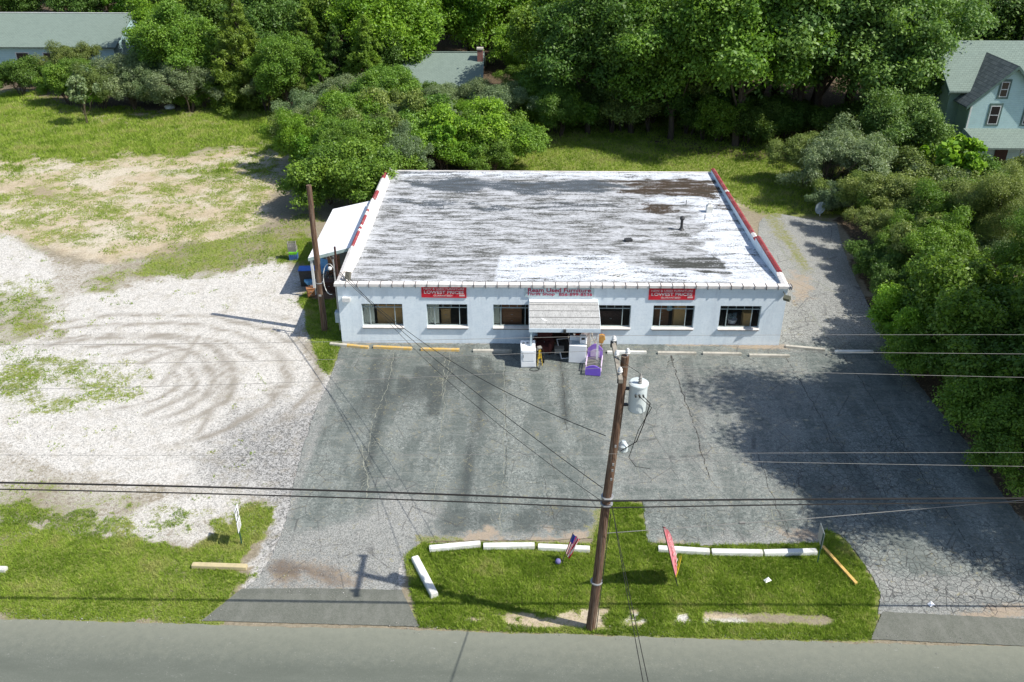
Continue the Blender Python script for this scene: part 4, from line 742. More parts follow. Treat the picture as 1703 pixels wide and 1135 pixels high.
# armchair and ladder-back chair
b = G(903, 592); t = thing('armchair', 'dark red upholstered armchair in the shade by the shop doorway', 'armchair', (b[0], b[1]+.45, .013), R(-15))
MB().box((-.36, -.35, .12), (.36, .35, .42)).build('seat', redc, t, .05); MB().cbox((0, .36, .62), (.72, .18, .75), 0, R(-10)).build('backrest', redc, t, .06)
for sx in (-1, 1): MB().box((sx*.42-.07, -.35, .1), (sx*.42+.07, .3, .62)).build('armrest', redc, t, .04)
for sx in (-1, 1):
    for sy in (-1, 1): MB().box((sx*.38-.03, sy*.28-.03, 0), (sx*.38+.03, sy*.28+.03, .1)).build('leg', woodd, t)
t = thing('ladder_back_chair', 'pale ladder back chair against the wall beside the doorway', 'chair', (9.55, -.42, .013), 0)
for sx in (-1, 1): MB().tube([(sx*.2, .2, 0), (sx*.2, .22, .5), (sx*.19, .3, 1.15)], .018, 6).build('back_post', post_m, t); MB().tube([(sx*.2, -.2, 0), (sx*.2, -.2, .45)], .018, 6).build('leg', post_m, t)
MB().box((-.22, -.22, .45), (.22, .22, .48)).build('seat', woodd, t, .005)
m = MB(); 
for k in range(4): m.cbox((0, .245+k*.018, .62+k*.15), (.38, .015, .06))
m.build('ladder_slats', post_m, t)
# glass panels / mirrors lying and leaning
def mirror(p, w, h, lean, rz, label, frm):
    b = G(*p); t = thing('framed_panel', label, 'panel', (b[0], b[1], .013), rz); M = Matrix.Rotation(lean, 4, 'X'); m = MB()
    for lo, hi in [((-w/2, 0, 0), (-w/2+.05, .03, h)), ((w/2-.05, 0, 0), (w/2, .03, h)), ((-w/2+.05, 0, 0), (w/2-.05, .03, .05)), ((-w/2+.05, 0, h-.05), (w/2-.05, .03, h))]: m.box(lo, hi, M)
    m.build('frame', frm, t); MB().box((-w/2+.05, .01, .05), (w/2-.05, .018, h-.05), M).build('pane', glassd, t)
mirror((944, 597), .62, 1.15, R(-62), R(12), 'white framed glass panel tilted on the ground left of the washing machine', white); mirror((948, 580), .5, .9, R(-40), R(-25), 'pale framed panel leaning on the rear of the tilted glass panel', conc)
t = thing('red_orange_shelf', 'tall narrow red orange shelf standing in front of the open door leaf', 'shelf', (11.35, -.5, .013)); m = MB(); m.box((-.12, -.14, 0), (-.10, .14, 1.55)); m.box((.10, -.14, 0), (.12, .14, 1.55)); m.box((-.1, .12, 0), (.1, .14, 1.55)); m.build('case', orange, t)
for k in range(4): MB().box((-.098, -.138, .1+k*.45), (.098, .118, .13+k*.45)).build('shelf_board', orange, t)
t = thing('wooden_easel', 'pale wooden folding rack leaning under the window right of the canopy', 'rack', (12.0, -.55, .013), R(15))
m = MB(); m.tube([(-.2, -.2, 0), (.25, .3, 1.35)], .022, 6); m.tube([(.1, -.25, 0), (.45, .3, 1.3)], .022, 6); m.tube([(.3, .1, 0), (-.1, .0, 1.1)], .018, 6); m.tube([(-.05, 0, .45), (.26, 0, .52)], .018, 6); m.build('frame', conc, t)
t = thing('folded_jacket', 'orange yellow jacket hanging on a thin stand behind the right canopy post', 'jacket', (12.42, -1.0, .013)); m = MB(); m.tube([(0, 0, 0), (0, 0, 1.1)], .014, 6); m.tube([(-.15, 0, 1.05), (.15, 0, 1.05)], .01, 5); m.build('stand', orange, t)
m = MB(); m.prism([(-.14, 1.05), (-.2, .75), (-.13, .72), (-.12, .62), (.08, .58), (.12, .74), (.19, .78), (.14, 1.03), (.03, 1.08)], lambda a, b, h: (a, h-.05, b), .1); m.build('cloth', simple('jacket_yellow', (.55, .33, .08), (.42, .16, .05), .9, 9), t, .03)
tote(12.35, -.45, .013, .4, .3, .3, greyp, None, 'small grey bin beside the foot of the pale folding rack', 0, name='small_bin')
box_furn('low_box', 'low grey box on the ground just outside the doorway', 'box', 10.45, -1.0, .42, .3, .3, greyp)

# parking stops -------------------------------------------------------------------
def stop_mesh(mats, halves=False):
    m = MB(); L = 1.83; pr_ = [(-.09, 0), (.09, 0), (.08, .1), (.065, .115), (-.065, .115), (-.08, .1)]; xs_ = [-L/2, -L/2+.08, (-.1 if halves else 0), L/2-.08, L/2]
    n = len(pr_); vs = []
    for q, x in enumerate(xs_):
        s_ = .96 if q in (0, len(xs_)-1) else 1
        vs += [(x, a*s_, b*s_) for a, b in pr_]
    fs = []; mi = []
    for q in range(len(xs_)-1):
        for k in range(n): fs.append((q*n+k, (q+1)*n+k, (q+1)*n+(k+1) % n, q*n+(k+1) % n)); mi.append(1 if halves and q >= 2 else 0)
    fs += [tuple(range(n))[::-1][::-1], tuple((len(xs_)-1)*n+k for k in range(n))[::-1]]; mi += [0, 1 if halves else 0]
    m.v = vs; m.f = [list(f) for f in fs]; m.mi = mi
    me = m.build('parking_stop', mats, None, 0); return me
SM = dict(c=stop_mesh(conc), y=stop_mesh(conc_y), w=stop_mesh(conc_w), h=stop_mesh([conc, conc_y], True), t=stop_mesh(conc_t)); used = set()
def stop(a, b, k, label, grp, sc=1, z=.012):
    A_ = G(*a, .1); B_ = G(*b, .1); src = SM[k]; o = src if k not in used else src.copy()
    if k in used: COL.objects.link(o)
    used.add(k); o.location = ((A_[0]+B_[0])/2, (A_[1]+B_[1])/2, z); o.rotation_euler = (0, 0, math.atan2(B_[1]-A_[1], B_[0]-A_[0])); o.scale = (np.hypot(*(B_-A_)[:2])/1.83, sc, sc)
    tag(o, label, 'parking stop', grp)
g1 = 'parking stops along the shop front'; g2 = 'white parking stops edging the grass island'
stop((549,571),(613,577), 'h', 'grey and yellow parking stop at the left corner of the shop', g1); stop((621,576),(685,579), 'y', 'yellow parking stop below the leftmost window', g1)
stop((700,580),(764,581), 'y', 'yellow parking stop below the second window from the left', g1); stop((787,582.5),(851,583), 'c', 'grey parking stop half in the canopy shadow', g1)
stop((1010,584.5),(1075,585), 'w', 'pale painted parking stop behind the top of the front utility pole', g1); stop((1094,586),(1158,587), 'c', 'grey parking stop below the second window from the right corner', g1)
stop((1169,587),(1233,588), 'c', 'grey cracked parking stop below the rightmost window', g1); stop((1246,590),(1313,591), 'c', 'grey parking stop in front of the right corner of the shop', g1)
stop((1307,575),(1372,581), 'c', 'grey parking stop on the side driveway just right of the shop corner', g1); stop((1389,584),(1452,584), 'w', 'white parking stop at the right edge of the lot half in tree shade', g1)
stop((714,912),(799,904), 'w', 'leftmost white parking stop along the top of the grass island', g2, 1.3); stop((804,908),(889,907), 'w', 'second white parking stop from the left on the island edge', g2, 1.3); stop((895,909),(981,913), 'w', 'white parking stop behind the small striped flag', g2, 1.3)
stop((1095,912),(1180,917), 'w', 'white parking stop behind the red feather flag', g2, 1.3); stop((1184,917.5),(1268,919), 'w', 'middle white parking stop right of the feather flag', g2, 1.3); stop((1271,919),(1358,917), 'w', 'rightmost white parking stop by the small square sign', g2, 1.3)
stop((690,928),(723,991), 'w', 'white parking stop lying diagonally at the left end of the island', g2, 1.5); stop((320,939),(410,942), 't', 'tan parking stop lying in the grass left of the driveway', 'stray parking stops', 1.2, 0); stop((-75,944),(10,946), 'w', 'white parking stop cut by the left edge of the photo', 'stray parking stops', 1.2, 0)
A_ = G(1368, 908, .08); B_ = G(1424, 970, .08); t = thing('timber_beam', 'orange yellow timber beam lying diagonally on the right end of the island', 'timber', ((A_[0]+B_[0])/2, (A_[1]+B_[1])/2, 0), math.atan2(B_[1]-A_[1], B_[0]-A_[0])); Lb = np.hypot(*(B_-A_)[:2])
MB().box((-Lb/2, -.055, .0), (Lb/2, .055, .1)).build('beam', simple('yellow_timber', (.62, .40, .12), (.5, .32, .1), .8, 4, stretch=(.5, 6, 6)), t, .01)

# utility poles --------------------------------------------------------------------
PB = G(982, 1045); PBx, PBy = PB[0], PB[1]; PTx, PTz = 11.21, 9.59
def polex(z): return PBx+(PTx-PBx)*z/PTz
up_ = thing('utility_pole', 'tall leaning brown utility pole with crossarm and transformer on the roadside verge', 'utility pole', (PBx, PBy, 0)); lx = PTx-PBx
MB().tube([(lx*z/PTz+.012*math.sin(z), 0, z) for z in np.linspace(-.3, PTz, 14)], [.148-.043*k/13 for k in range(14)], 16).build('pole', wood_pole, up_, smooth=False)
AZ = 9.42; ax = lx*AZ/PTz-.2; arm = MB().box((ax-.055, -.98, AZ-.06), (ax+.055, .98, AZ+.06)).build('crossarm', simple('grey_arm_wood', (.30, .27, .22), (.20, .18, .15), .9, 5, dirt=(.5, .47, .4)), up_, .008)
def insul(x, y, z, par, s=1): m = MB(); m.lathe([(.02*s, -.02), (.022*s, .06*s), (.06*s, .07*s), (.075*s, .11*s), (.045*s, .13*s), (.07*s, .16*s), (.05*s, .2*s), (.03*s, .24*s)], (x, y, z), 12); m.build('insulator', glassw, par)
INS = [(ax, .88), (ax, .1), (ax, -.75)]
for x, y in INS: insul(x, y, AZ+.06, arm, .9)
insul(lx+.05, .0, PTz, up_, .9)
MB().cbox((ax, .93, AZ-.0), (.16, .08, .16)).build('arm_bracket', dkmetal, arm); MB().cbox((ax, -.9, AZ-.02), (.15, .06, .14)).build('arm_bracket', dkmetal, arm); MB().tube([(ax, .4, AZ-.08), (lx*.9+.0, .13, 8.7)], .015, 6).build('arm_brace', dkmetal, arm)
# transformer
tx_, ty_ = lx*.87+.46, .03; tr = MB(); tr.lathe([(.21, 7.93), (.235, 7.97), (.24, 8.72), (.26, 8.73), (.26, 8.78), (.22, 8.81), (.02, 8.83)], (tx_, ty_, 0), 28); tr = tr.build('transformer', tank_m, up_)
m = MB(); m.lathe([(.05, 8.80), (.055, 8.86), (.035, 8.88), (.055, 8.93), (.035, 8.96), (.055, 9.0), (.03, 9.04), (.015, 9.12)], (tx_+.02, ty_-.1, 0), 12); m.build('bushing', simple('bushing_grey', (.32, .31, .29)), tr)
m = MB(); [m.cbox((tx_-.34, ty_, z), (.2, .1, .05)) for z in (8.1, 8.6)]; m.build('mounting_bracket', dkmetal, tr); m = MB(); [m.tube([(tx_+a, ty_-.25, 8.55), (tx_+a, ty_-.34, 8.55)], .025, 8) for a in (-.1, .0, .1)]; m.build('terminals', dkmetal, tr)
m = MB(); m.tube([(tx_+.1, ty_-.32, 8.55), (tx_+.3, ty_-.25, 8.3), (tx_+.2, ty_-.15, 7.6), (tx_+.05, ty_-.12, 7.0), (lx*.7+.18, -.1, 6.7)], .014, 6); m.tube([(tx_+.0, ty_-.32, 8.55), (tx_+.34, ty_-.3, 8.2), (tx_+.1, ty_, 7.3), (tx_-.1, ty_, 6.4), (tx_+.1, ty_, 6.1), (tx_+.5, ty_, 6.02)], .01, 6)
m.tube([(tx_+.02, ty_-.1, 9.1), (tx_-.2, ty_-.2, 9.3), (ax, -.2, AZ+.2)], .007, 5); m.build('lead_wires', black, up_)
m = MB(); m.lathe([(.10, 0), (.14, .05), (.14, .2), (.05, .34)], (lx*.72+.26, .1, 6.55), 12); m.build('street_light_drum', tank_m, up_)
for z in (5.08, 4.84): m = MB(); m.lathe([(.172, -.03), (.18, -.02), (.18, .02), (.172, .03)], (lx*z/PTz, 0, z), 16); m.tube([(lx*z/PTz-.1, -.17, z), (lx*z/PTz+.1, -.17, z)], .03, 8); m.build('cable_clamp', galv, up_)
for z in (6.9, 6.3, 6.1, 5.8): MB().cbox((lx*z/PTz+.02, -.165, z), (.05, .03, .07)).build('pole_tag', galv, up_)
MB().lathe([(.178, 0), (.184, .01), (.184, .03), (.178, .04)], (lx*1.9/PTz, 0, 1.9), 16).build('pole_band', galv, up_)
MB().tube([(lx*.2/PTz+.165, -.05, .0), (lx*4.5/PTz+.15, -.05, 4.5)], .012, 6).build('ground_wire', dkmetal, up_)
b = G(540, 550); lp_ = thing('wooden_pole', 'bare brown wooden pole rising from the grass at the left corner of the shop', 'utility pole', (b[0], b[1], 0)); MB().tube([(.01*math.sin(z*2), .01*math.cos(z), z) for z in np.linspace(-.3, 7.5, 12)], [.165-.045*k/11 for k in range(12)], 14).build('pole', wood_pole, lp_)
MB().cbox((.0, -.16, 2.0), (.12, .02, .1)).build('pole_tag', galv, lp_); m = MB(); m.lathe([(.168, 0), (.173, .01), (.173, .04), (.168, .05)], (0, 0, 2.6), 14); m.build('pole_band', galv, lp_)

# wires --------------------------------------------------------------------------
wire_l = simple('aluminium_wire', (.26, .25, .23), None, .5, 5, bump=0); wire_d = simple('black_cable', (.022, .020, .018), None, .6, 5, bump=0)
def span(P0, Pm, r, mat, L=45., name='power_line'):
    """half span from pole point P0 through Pm and on to the next pole, sagging"""
    d = math.hypot(Pm[0]-P0[0], Pm[1]-P0[1]); h = P0[2]-Pm[2]; a = -h/(d-d*d/L) if abs(d-d*d/L) > .5 else 0
    ux, uy = (Pm[0]-P0[0])/d, (Pm[1]-P0[1])/d
    return [(P0[0]+ux*s, P0[1]+uy*s, P0[2]+a*s-a/L*s*s) for s in np.linspace(0, L, 40)]
def line(name, p0, yl, yr, r, mat, label, cat, grp=None, dy=0):
    L_ = span(p0, AY(0, yl, p0[1]+dy), r, mat) if yl else []; R_ = span(p0, AY(1703, yr, p0[1]+dy), r, mat) if yr else []
    pts = L_[::-1]+(R_[1:] if L_ else R_); o = MB().tube(pts, r, 6).build(name, mat); return tag(o, label, cat, grp)
gl = 'overhead wires along the road'
line('power_line', (PBx+ax, PBy+.88, AZ+.28), 574, 557, .0048, wire_l, 'thin pale wire on the far insulator of the crossarm, uppermost of the overhead wires', 'power line', gl)
line('power_line', (PBx+ax, PBy+.1, AZ+.28), 607, 589, .0048, wire_l, 'thin pale wire on the middle insulator of the crossarm', 'power line', gl)
line('power_line', (PBx+ax, PBy-.75, AZ+.28), 648, 628, .0048, wire_l, 'thin pale wire on the near insulator of the crossarm', 'power line', gl)
line('power_line', (polex(6.75)+.0, PBy-.16, 6.65), 757, 753, .0045, wire_l, 'thin wire below the transformer running the full width of the photo', 'power line', gl)
line('power_line', (polex(6.6)+.1, PBy-.18, 6.5), None, 776, .0055, wire_l, 'thin pale wire from below the transformer slanting down to the right', 'power line', gl)
line('telephone_cable', (polex(5.08), PBy-.2, 5.08), 803, 829, .026, wire_d, 'thick black cable, upper of the two clamped to the pole at mid height', 'cable', gl)
line('telephone_cable', (polex(4.84), PBy-.2, 4.84), 814, 836, .018, wire_d, 'thinner black cable, lower of the two clamped to the pole at mid height', 'cable', gl)
P0 = AY(1010, 887, PBy-.16); P1 = AY(1703, 832, PBy-.16); P2 = P1+(P1-P0)*.6; m = MB(); m.tube([tuple(P0), tuple((P0+P1)/2-np.array([0, 0, .05])), tuple(P1), tuple(P2)], .01, 6)
q = P0+(P1-P0)*.33; m.cbox(tuple(q-np.array([0, 0, .02])), (.16, .05, .06)); tag(m.build('drop_wire', wire_l), 'pale wire with a small black tag climbing from the pole to the right edge', 'cable', gl)
def drop(a, b, sag, r, label, mat=wire_d, n=24):
    a = Vector(a); b = Vector(b); pts = [a.lerp(b, k/n)+Vector((0, 0, -4*sag*(k/n)*(1-k/n))) for k in range(n+1)]; tag(MB().tube(pts, r, 5).build('service_cable', mat), label, 'cable', 'service cables to the shop')
drop((.0, .35, 3.75), AY(1007, 725, PBy), .9, .012, 'uppermost black service cable from the shop corner to below the transformer'); drop((-.05, .3, 3.7), AY(1002, 812, PBy), .35, .012, 'middle black service cable from the shop corner to the cable clamps'); drop((.35, .2, 3.7), AY(1001, 834, PBy), .75, .009, 'thin lowest service cable from the shop corner to the pole')
drop((b[0]+.05, b[1], 5.6), (-.08, .4, 3.9), .15, .007, 'short thin wire from the bare pole down to the service mast', wire_l)
far1 = AY(1075, 1135, -26.); far2 = AY(1084, 1135, -26.); s1 = Vector((polex(4.84)+.15, PBy-.1, 4.8))
for f_, lb in ((far1, 'left of the two thin cables crossing the road from the pole'), (far2, 'right of the two thin cables crossing the road from the pole')): e_ = s1+(Vector(f_)-s1)*2.2; drop(s1, e_, .3, .009, lb)

# roadside signs and flags -------------------------------------------------------------
b = G(402, 905); t = thing('road_sign', 'two white square signs stacked on a green post left of the driveway', 'road sign', (b[0], b[1], 0), R(4)); green_m = simple('green_post', (.03, .10, .06))
MB().box((-.02, -.02, 0), (.02, .02, 1.5)).build('post', green_m, t)
for z, off in ((1.38, .03), (.86, .03)):
    p = MB().box((.022, -.22, z-.21), (.034, .22, z+.21)).build('sign_panel', whitem, t, .0); MB().box((.012, -.225, z-.215), (.021, .225, z+.215)).build('sign_back', dkmetal, t)
    YM = Matrix.Translation((.037, 0, z)) @ Matrix.Rotation(R(90), 4, 'Z') @ Matrix.Rotation(R(90), 4, 'X')
    if z > 1.2:
        m = MB(); fr_ = lambda a, b_, h, z=z: (.0345+h, a*.95, z+b_*.9)
        for P_ in ([(-.16, .05), (-.16, .17), (.0, .17), (.0, .11), (-.09, .11), (-.09, .05)], [(.0, .19), (.0, .09), (.09, .14)], [(-.10, -.17), (-.10, -.10), (.02, -.10), (.02, .0), (.09, .0), (.09, -.17)]): m.prism(P_, fr_, .004)
        m.build('symbol', black, t)
    else:
        m = MB(); [m.box((.0345, -.15, z-.14+k*.05), (.0375, .15-.05*(k % 2), z-.12+k*.05)) for k in range(6)]; m.build('small_print', greyp, t)
b = G(1359, 937); t = thing('road_sign', 'small square sign showing its grey back beside the rightmost island stop', 'road sign', (b[0], b[1], 0), R(-4)); MB().box((-.016, -.016, 0), (.016, .016, 1.28)).build('post', green_m, t)
MB().box((.017, -.06, .68), (.027, .52, 1.3)).build('sign_panel', simple('sign_face', (.3, .34, .32)), t); MB().box((.005, -.05, .69), (.0165, .51, 1.29)).build('sign_back', galv, t)
# feather flag
t = thing('feather_flag', 'tall red feather flag with faded white lettering on the grass island', 'flag', (13.7, -16.25, 0))
def mast(z): u = z/3.05; return (-.83*u, -.65*u**1.3, z)
MB().tube([mast(z) for z in np.linspace(0, 3.05, 14)], .016, 7).build('mast', dkmetal, t)
V = []; nz_, nw = 30, 8; TI = []
for a in range(nz_+1):
    z = .5+(3.04-.5)*a/nz_; u = (z-.5)/(3.04-.5); wd = .72*math.sin(min(1, (1-u)*1.25)*math.pi/2)**.9*(1 if u > .12 else .55+.45*u/.12)
    mx, my_, mz = mast(z)
    for k in range(nw+1): v = k/nw; V.append((mx+wd*v*.36+.05*math.sin(v*3.2+z*1.6)*v, my_+wd*v*.93, mz-.1*v*(1-u))); 
F_ = [(a*(nw+1)+k, a*(nw+1)+k+1, (a+1)*(nw+1)+k+1, (a+1)*(nw+1)+k) for a in range(nz_) for k in range(nw)]
fr_m = N('flag_red_cloth'); fr_m.base(fr_m.mix(fr_m.ramp(fr_m.noise(2, 4, .6), .4, .7), (.70, .20, .23), (.80, .42, .45)), .8); tl = fr_m.n('ShaderNodeBsdfTranslucent'); tl.inputs[0].default_value = (.7, .1, .12, 1); ms_ = fr_m.n('ShaderNodeMixShader'); ms_.inputs[0].default_value = .35; fr_m.t.links.new(fr_m.p.outputs[0], ms_.inputs[1]); fr_m.t.links.new(tl.outputs[0], ms_.inputs[2]); fr_m.t.links.new(ms_.outputs[0], fr_m.out.inputs[0])  # red cloth; backlight glowing through it is put into these paler pinks
fo = npmesh('cloth', np.array(V), np.array(F_), fr_m.m, parent=t)
m = MB()
rf_ = random.Random(4)
for k in range(15):       # faded lettering running up the cloth
    z = .8+k*.115; mx, my_, _ = mast(z); w0 = .72*(1-.28*max(0, (z-1.2)/1.3)); f0 = rf_.uniform(.22, .5); f1 = f0+rf_.uniform(.14, .34); zz = rf_.uniform(.03, .09)
    for sx in (-.03, .04): m.add([(mx+f0*w0*.36+sx, my_+f0*w0*.93, z), (mx+f1*w0*.36+sx, my_+f1*w0*.93, z-.03+rf_.uniform(-.03, .03)), (mx+f1*w0*.36+sx, my_+f1*w0*.93, z+zz-.03), (mx+f0*w0*.36+sx, my_+f0*w0*.93, z+zz)], [(0, 1, 2, 3)])
m.build('faded_lettering', simple('faded_print', (.78, .52, .54), (.74, .68, .68)), t)
m = MB(); mx, my_, _ = mast(.5)
for sx in (-.02, .02): m.add([(mx+sx, my_, .38), (mx+.12+sx, my_+.3, .36), (mx+.26+sx, my_+.64, .62), (mx+.26+sx, my_+.64, .85), (mx+.15+sx, my_+.4, .52), (mx+sx, my_, .52)], [(0, 1, 4, 5), (1, 2, 3, 4)])
m.build('yellow_hem', yellow, t)
# small striped flag with ball
b = G(934, 938); t = thing('striped_flag', 'small drooping red white and blue striped flag on a stick in the island grass', 'flag', (b[0], b[1], 0)); tl_ = lambda z: (.28*z, .1*z, z)
MB().tube([tl_(0), tl_(1.25)], .012, 6).build('stick', dkmetal, t); m = MB(); n = 9
for k in range(n):
    m.cur = k % 2
    for q in range(10):
        za = 1.2-.75*q/10; zb = 1.2-.75*(q+1)/10; f1 = lambda z, u: (tl_(z)[0]+u*.26*(1-(1.2-z)*.8), tl_(z)[1]+.06*math.sin(u*14+z*6)*u, z-u*.26); 
        m.cur = 2 if (q < 4 and k < 4) else k % 2
        m.quad(f1(za, k/n), f1(zb, k/n), f1(zb, (k+1)/n), f1(za, (k+1)/n))
m.build('cloth', [simple('flag_red', (.55, .02, .05)), white, simple('flag_blue', (.03, .05, .25))], t)
MB().lathe([(.02, 0), (.08, .03), (.10, .10), (.08, .17), (.02, .2)], (-.12, 0, 0), 12).build('ball', simple('dull_violet', (.18, .16, .36)), t, smooth=True)
# litter
for p, lb, s_ in [((1276,967), 'white scrap of paper on the island grass', .12), ((1497,1002) if False else (1548,1007), 'white scrap on the asphalt right of the island', .1), ((283,180), 'pale rock at the edge of the bushes beyond the field', .5)]:
    b = G(*p); t = thing('paper_scrap' if s_ < .4 else 'pale_rock', lb, 'litter' if s_ < .4 else 'rock', (b[0], b[1], .03 if s_ < .4 else 0), .5)
    if s_ < .4: MB().add([(-s_, -.06, .0), (s_*.9, -.08, .02), (s_, .09, .03), (-s_*.8, .08, .0), (0, 0, .06)], [(0, 1, 4), (1, 2, 4), (2, 3, 4), (3, 0, 4)]).build('sheet', whitem, t)
    else: MB().lathe([(.45, -.05), (.5, .1), (.38, .25), (.1, .34)], n=9).build('stone', conc_w, t, .04)
# satellite dish
b = G(1360, 360); t = thing('satellite_dish', 'grey satellite dish on the grass beside the rear driveway', 'satellite dish', (b[0], b[1], 0), R(10)); MB().tube([(.15, 0, 0), (.05, -.02, .55)], .025, 8).build('mast', whitem, t)
m = MB(); V = []; 
for r_ in np.linspace(0, 1, 7):
    for k in range(20): a = k*math.pi/10; V.append((r_*.36*math.cos(a), -.09*(r_**2)-.04, r_*.42*math.sin(a)+.62))
m.add(V, [(a*20+k, a*20+(k+1) % 20, (a+1)*20+(k+1) % 20, (a+1)*20+k) for a in range(6) for k in range(20)]); m.build('reflector', simple('dish_grey', (.42, .52, .58)), t, smooth=True); m = MB(); m.tube([(0, -.06, .24), (0, -.42, .52)], .014, 6); m.cbox((0, -.44, .55), (.06, .1, .06)); m.build('feed_arm', galv, t)

# ------------------------------------------------------------------ houses behind
def gable_house(name, label, x0, x1, yf, yr, yb, ze, zr, wallm, roofm, over=.4, ridge='x'):
    t = thing(name, label, 'house', ((x0+x1)/2, yf, 0)); cx_ = (x0+x1)/2; w = (x1-x0)/2; R1 = yr-yf; R2 = yb-yf
    MB().box((-w+over, .45, -.2), (w-over, .6, ze-.02)).build('wall', wallm, t); MB().box((-w+over, R2-.6, -.2), (w-over, R2-.45, ze-.02)).build('wall', wallm, t)
    for sx in (-1, 1):
        xx = sx*(w-over)-(.15 if sx > 0 else 0); g_ = MB(); g_.prism([(.602, -.2), (R2-.602, -.2), (R2-.602, ze-.02), (R1, zr-.12), (.602, ze-.02)], lambda a, b, h, xx=xx: (xx+h, a, b), .15); g_.build('gable_wall', wallm, t)
    rf = MB()
    for (ya, za, yb_, zb) in ((0, ze-.15, R1, zr), (R2, ze-.15, R1, zr)):
        rf.add([(-w, ya, za-.1), (w, ya, za-.1), (w, yb_, zb-.1), (-w, yb_, zb-.1), (-w, ya, za), (w, ya, za), (w, yb_, zb), (-w, yb_, zb)], [(3,2,1,0),(4,5,6,7),(0,1,5,4),(1,2,6,5),(3,0,4,7)])
    r_ = rf.build('roof', roofm, t); MB().box((-w, R1-.1, zr-.0), (w, R1+.1, zr+.05)).build('ridge_cap', trim_w if name == 'cottage' else roofm, r_)
    return t, r_
h1, r1 = gable_house('cottage', 'long low pale blue house with green grey shingle roof at the top left', -52, -34.4, 60, 66.4, 72.8, 2.75, 5.1, sid_b, shing)
m = MB(); [m.cbox((x, .28, 2.5), (.1, .3, .1)) for x in np.arange(-8.2, 8.3, .55)]; m.build('rafter_tails', trim_g, h1)
for px_ in (38, 83): b = AY(px_, 96, 60.4); q = MB().box((b[0]+43.2-.75, .42, 1.0), (b[0]+43.2+.75, .448, 2.0)).build('window', trim_w, h1); MB().box((b[0]+43.2-.62, .40, 1.1), (b[0]+43.2+.62, .418, 1.9)).build('pane', simple('boarded_dark', (.05, .035, .03)), q)
h2, r2 = gable_house('bungalow', 'grey green roofed house with brick chimney half hidden by shrubs behind the shop', -2.6, 5.3, 42.6, 47.2, 51.8, 2.75, 4.7, sid_g, shing)
ch = MB(); ch.box((3.35, 3.3, 3.2), (3.85, 3.9, 5.15)); ch = ch.build('chimney', brick_m, r2); MB().box((3.3, 3.25, 5.152), (3.9, 3.95, 5.3)).build('chimney_cap', conc, ch)
MB().box((3.4, .0, 2.5), (3.5, 4.6, 2.6)).build('bargeboard', simple('rust_trim', (.3, .08, .05)), h2)
# the tall house on the right
h3 = thing('farmhouse', 'two storey pale house with dark slate gable and porch at the right edge', 'house', (42.5, 25, 0)); ox, oy = 42.5, 25.
def L(x, y, z): return (x-ox, y-oy, z)
m = MB(); pk = 42.55; hw = 2.45; ez = 5.75; pz = 8.1
m.prism([(pk-hw, -.2), (pk+hw, -.2), (pk+hw, ez), (pk, pz), (pk-hw, ez)], lambda a, b, h: L(a, 25+h, b), .18); gw = m.build('gable_wall', sid_w, h3)
MB().box(L(pk-hw, 25.18, -.2), L(pk-hw+.15, 30, ez)).build('side_wall', sid_g, h3); MB().box(L(pk+hw-.15, 25.18, -.2), L(pk+hw, 30, ez)).build('side_wall', sid_w, h3)
# gable roof (dark) with overhang
for sx in (-1, 1):
    m = MB(); dz = (pz-ez)/hw; oh = .45; x_e = pk+sx*(hw+oh); z_e = ez-dz*oh+.12; m.add([L(pk, 24.65, pz+.12), L(x_e, 24.65, z_e), L(x_e, 30.5, z_e), L(pk, 30.5, pz+.12), L(pk, 24.65, pz+.02), L(x_e, 24.65, z_e-.1), L(x_e, 30.5, z_e-.1), L(pk, 30.5, pz+.02)], [(0,1,2,3) if sx < 0 else (3,2,1,0),(4,5,6,7),(0,1,5,4),(1,2,6,5)])
    m.build('gable_roof', shing_d, h3)
    m = MB(); m.add([L(pk, 24.63, pz+.13), L(x_e, 24.63, z_e+.01), L(x_e, 24.63, z_e-.2), L(pk, 24.63, pz-.1), L(pk, 24.66, pz+.13), L(x_e, 24.66, z_e+.01), L(x_e, 24.66, z_e-.2), L(pk, 24.66, pz-.1)], [(0,1,2,3),(7,6,5,4),(0,4,5,1),(1,5,6,2),(2,6,7,3)]); m.build('bargeboard', trim_g, h3)
# corner boards and windows
for x in (pk-hw-.01, pk+hw-.11): MB().box(L(x, 24.985, 3.6), L(x+.12, 24.999, ez)).build('corner_board', trim_w, h3)
def hwin(x, z, w, h, par=h3, y=24.99):
    f = MB(); f.box(L(x-w/2-.12, y-.02, z-.12), L(x+w/2+.12, y+.008, z+h+.16)); f = f.build('window', trim_g, par); MB().box(L(x-w/2, y-.03, z), L(x+w/2, y-.021, z+h)).build('sash', trim_w, f); MB().box(L(x-w/2+.06, y-.036, z+.06), L(x+w/2-.06, y-.031, z+h/2-.03)).build('pane', glassd, f); MB().box(L(x-w/2+.06, y-.036, z+h/2+.03), L(x+w/2-.06, y-.031, z+h-.06)).build('pane', glassd, f)
hwin(42.1, 6.05, .55, 1.05); hwin(41.85, 4.15, .7, 1.3); hwin(44.3, 4.15, .7, 1.3)
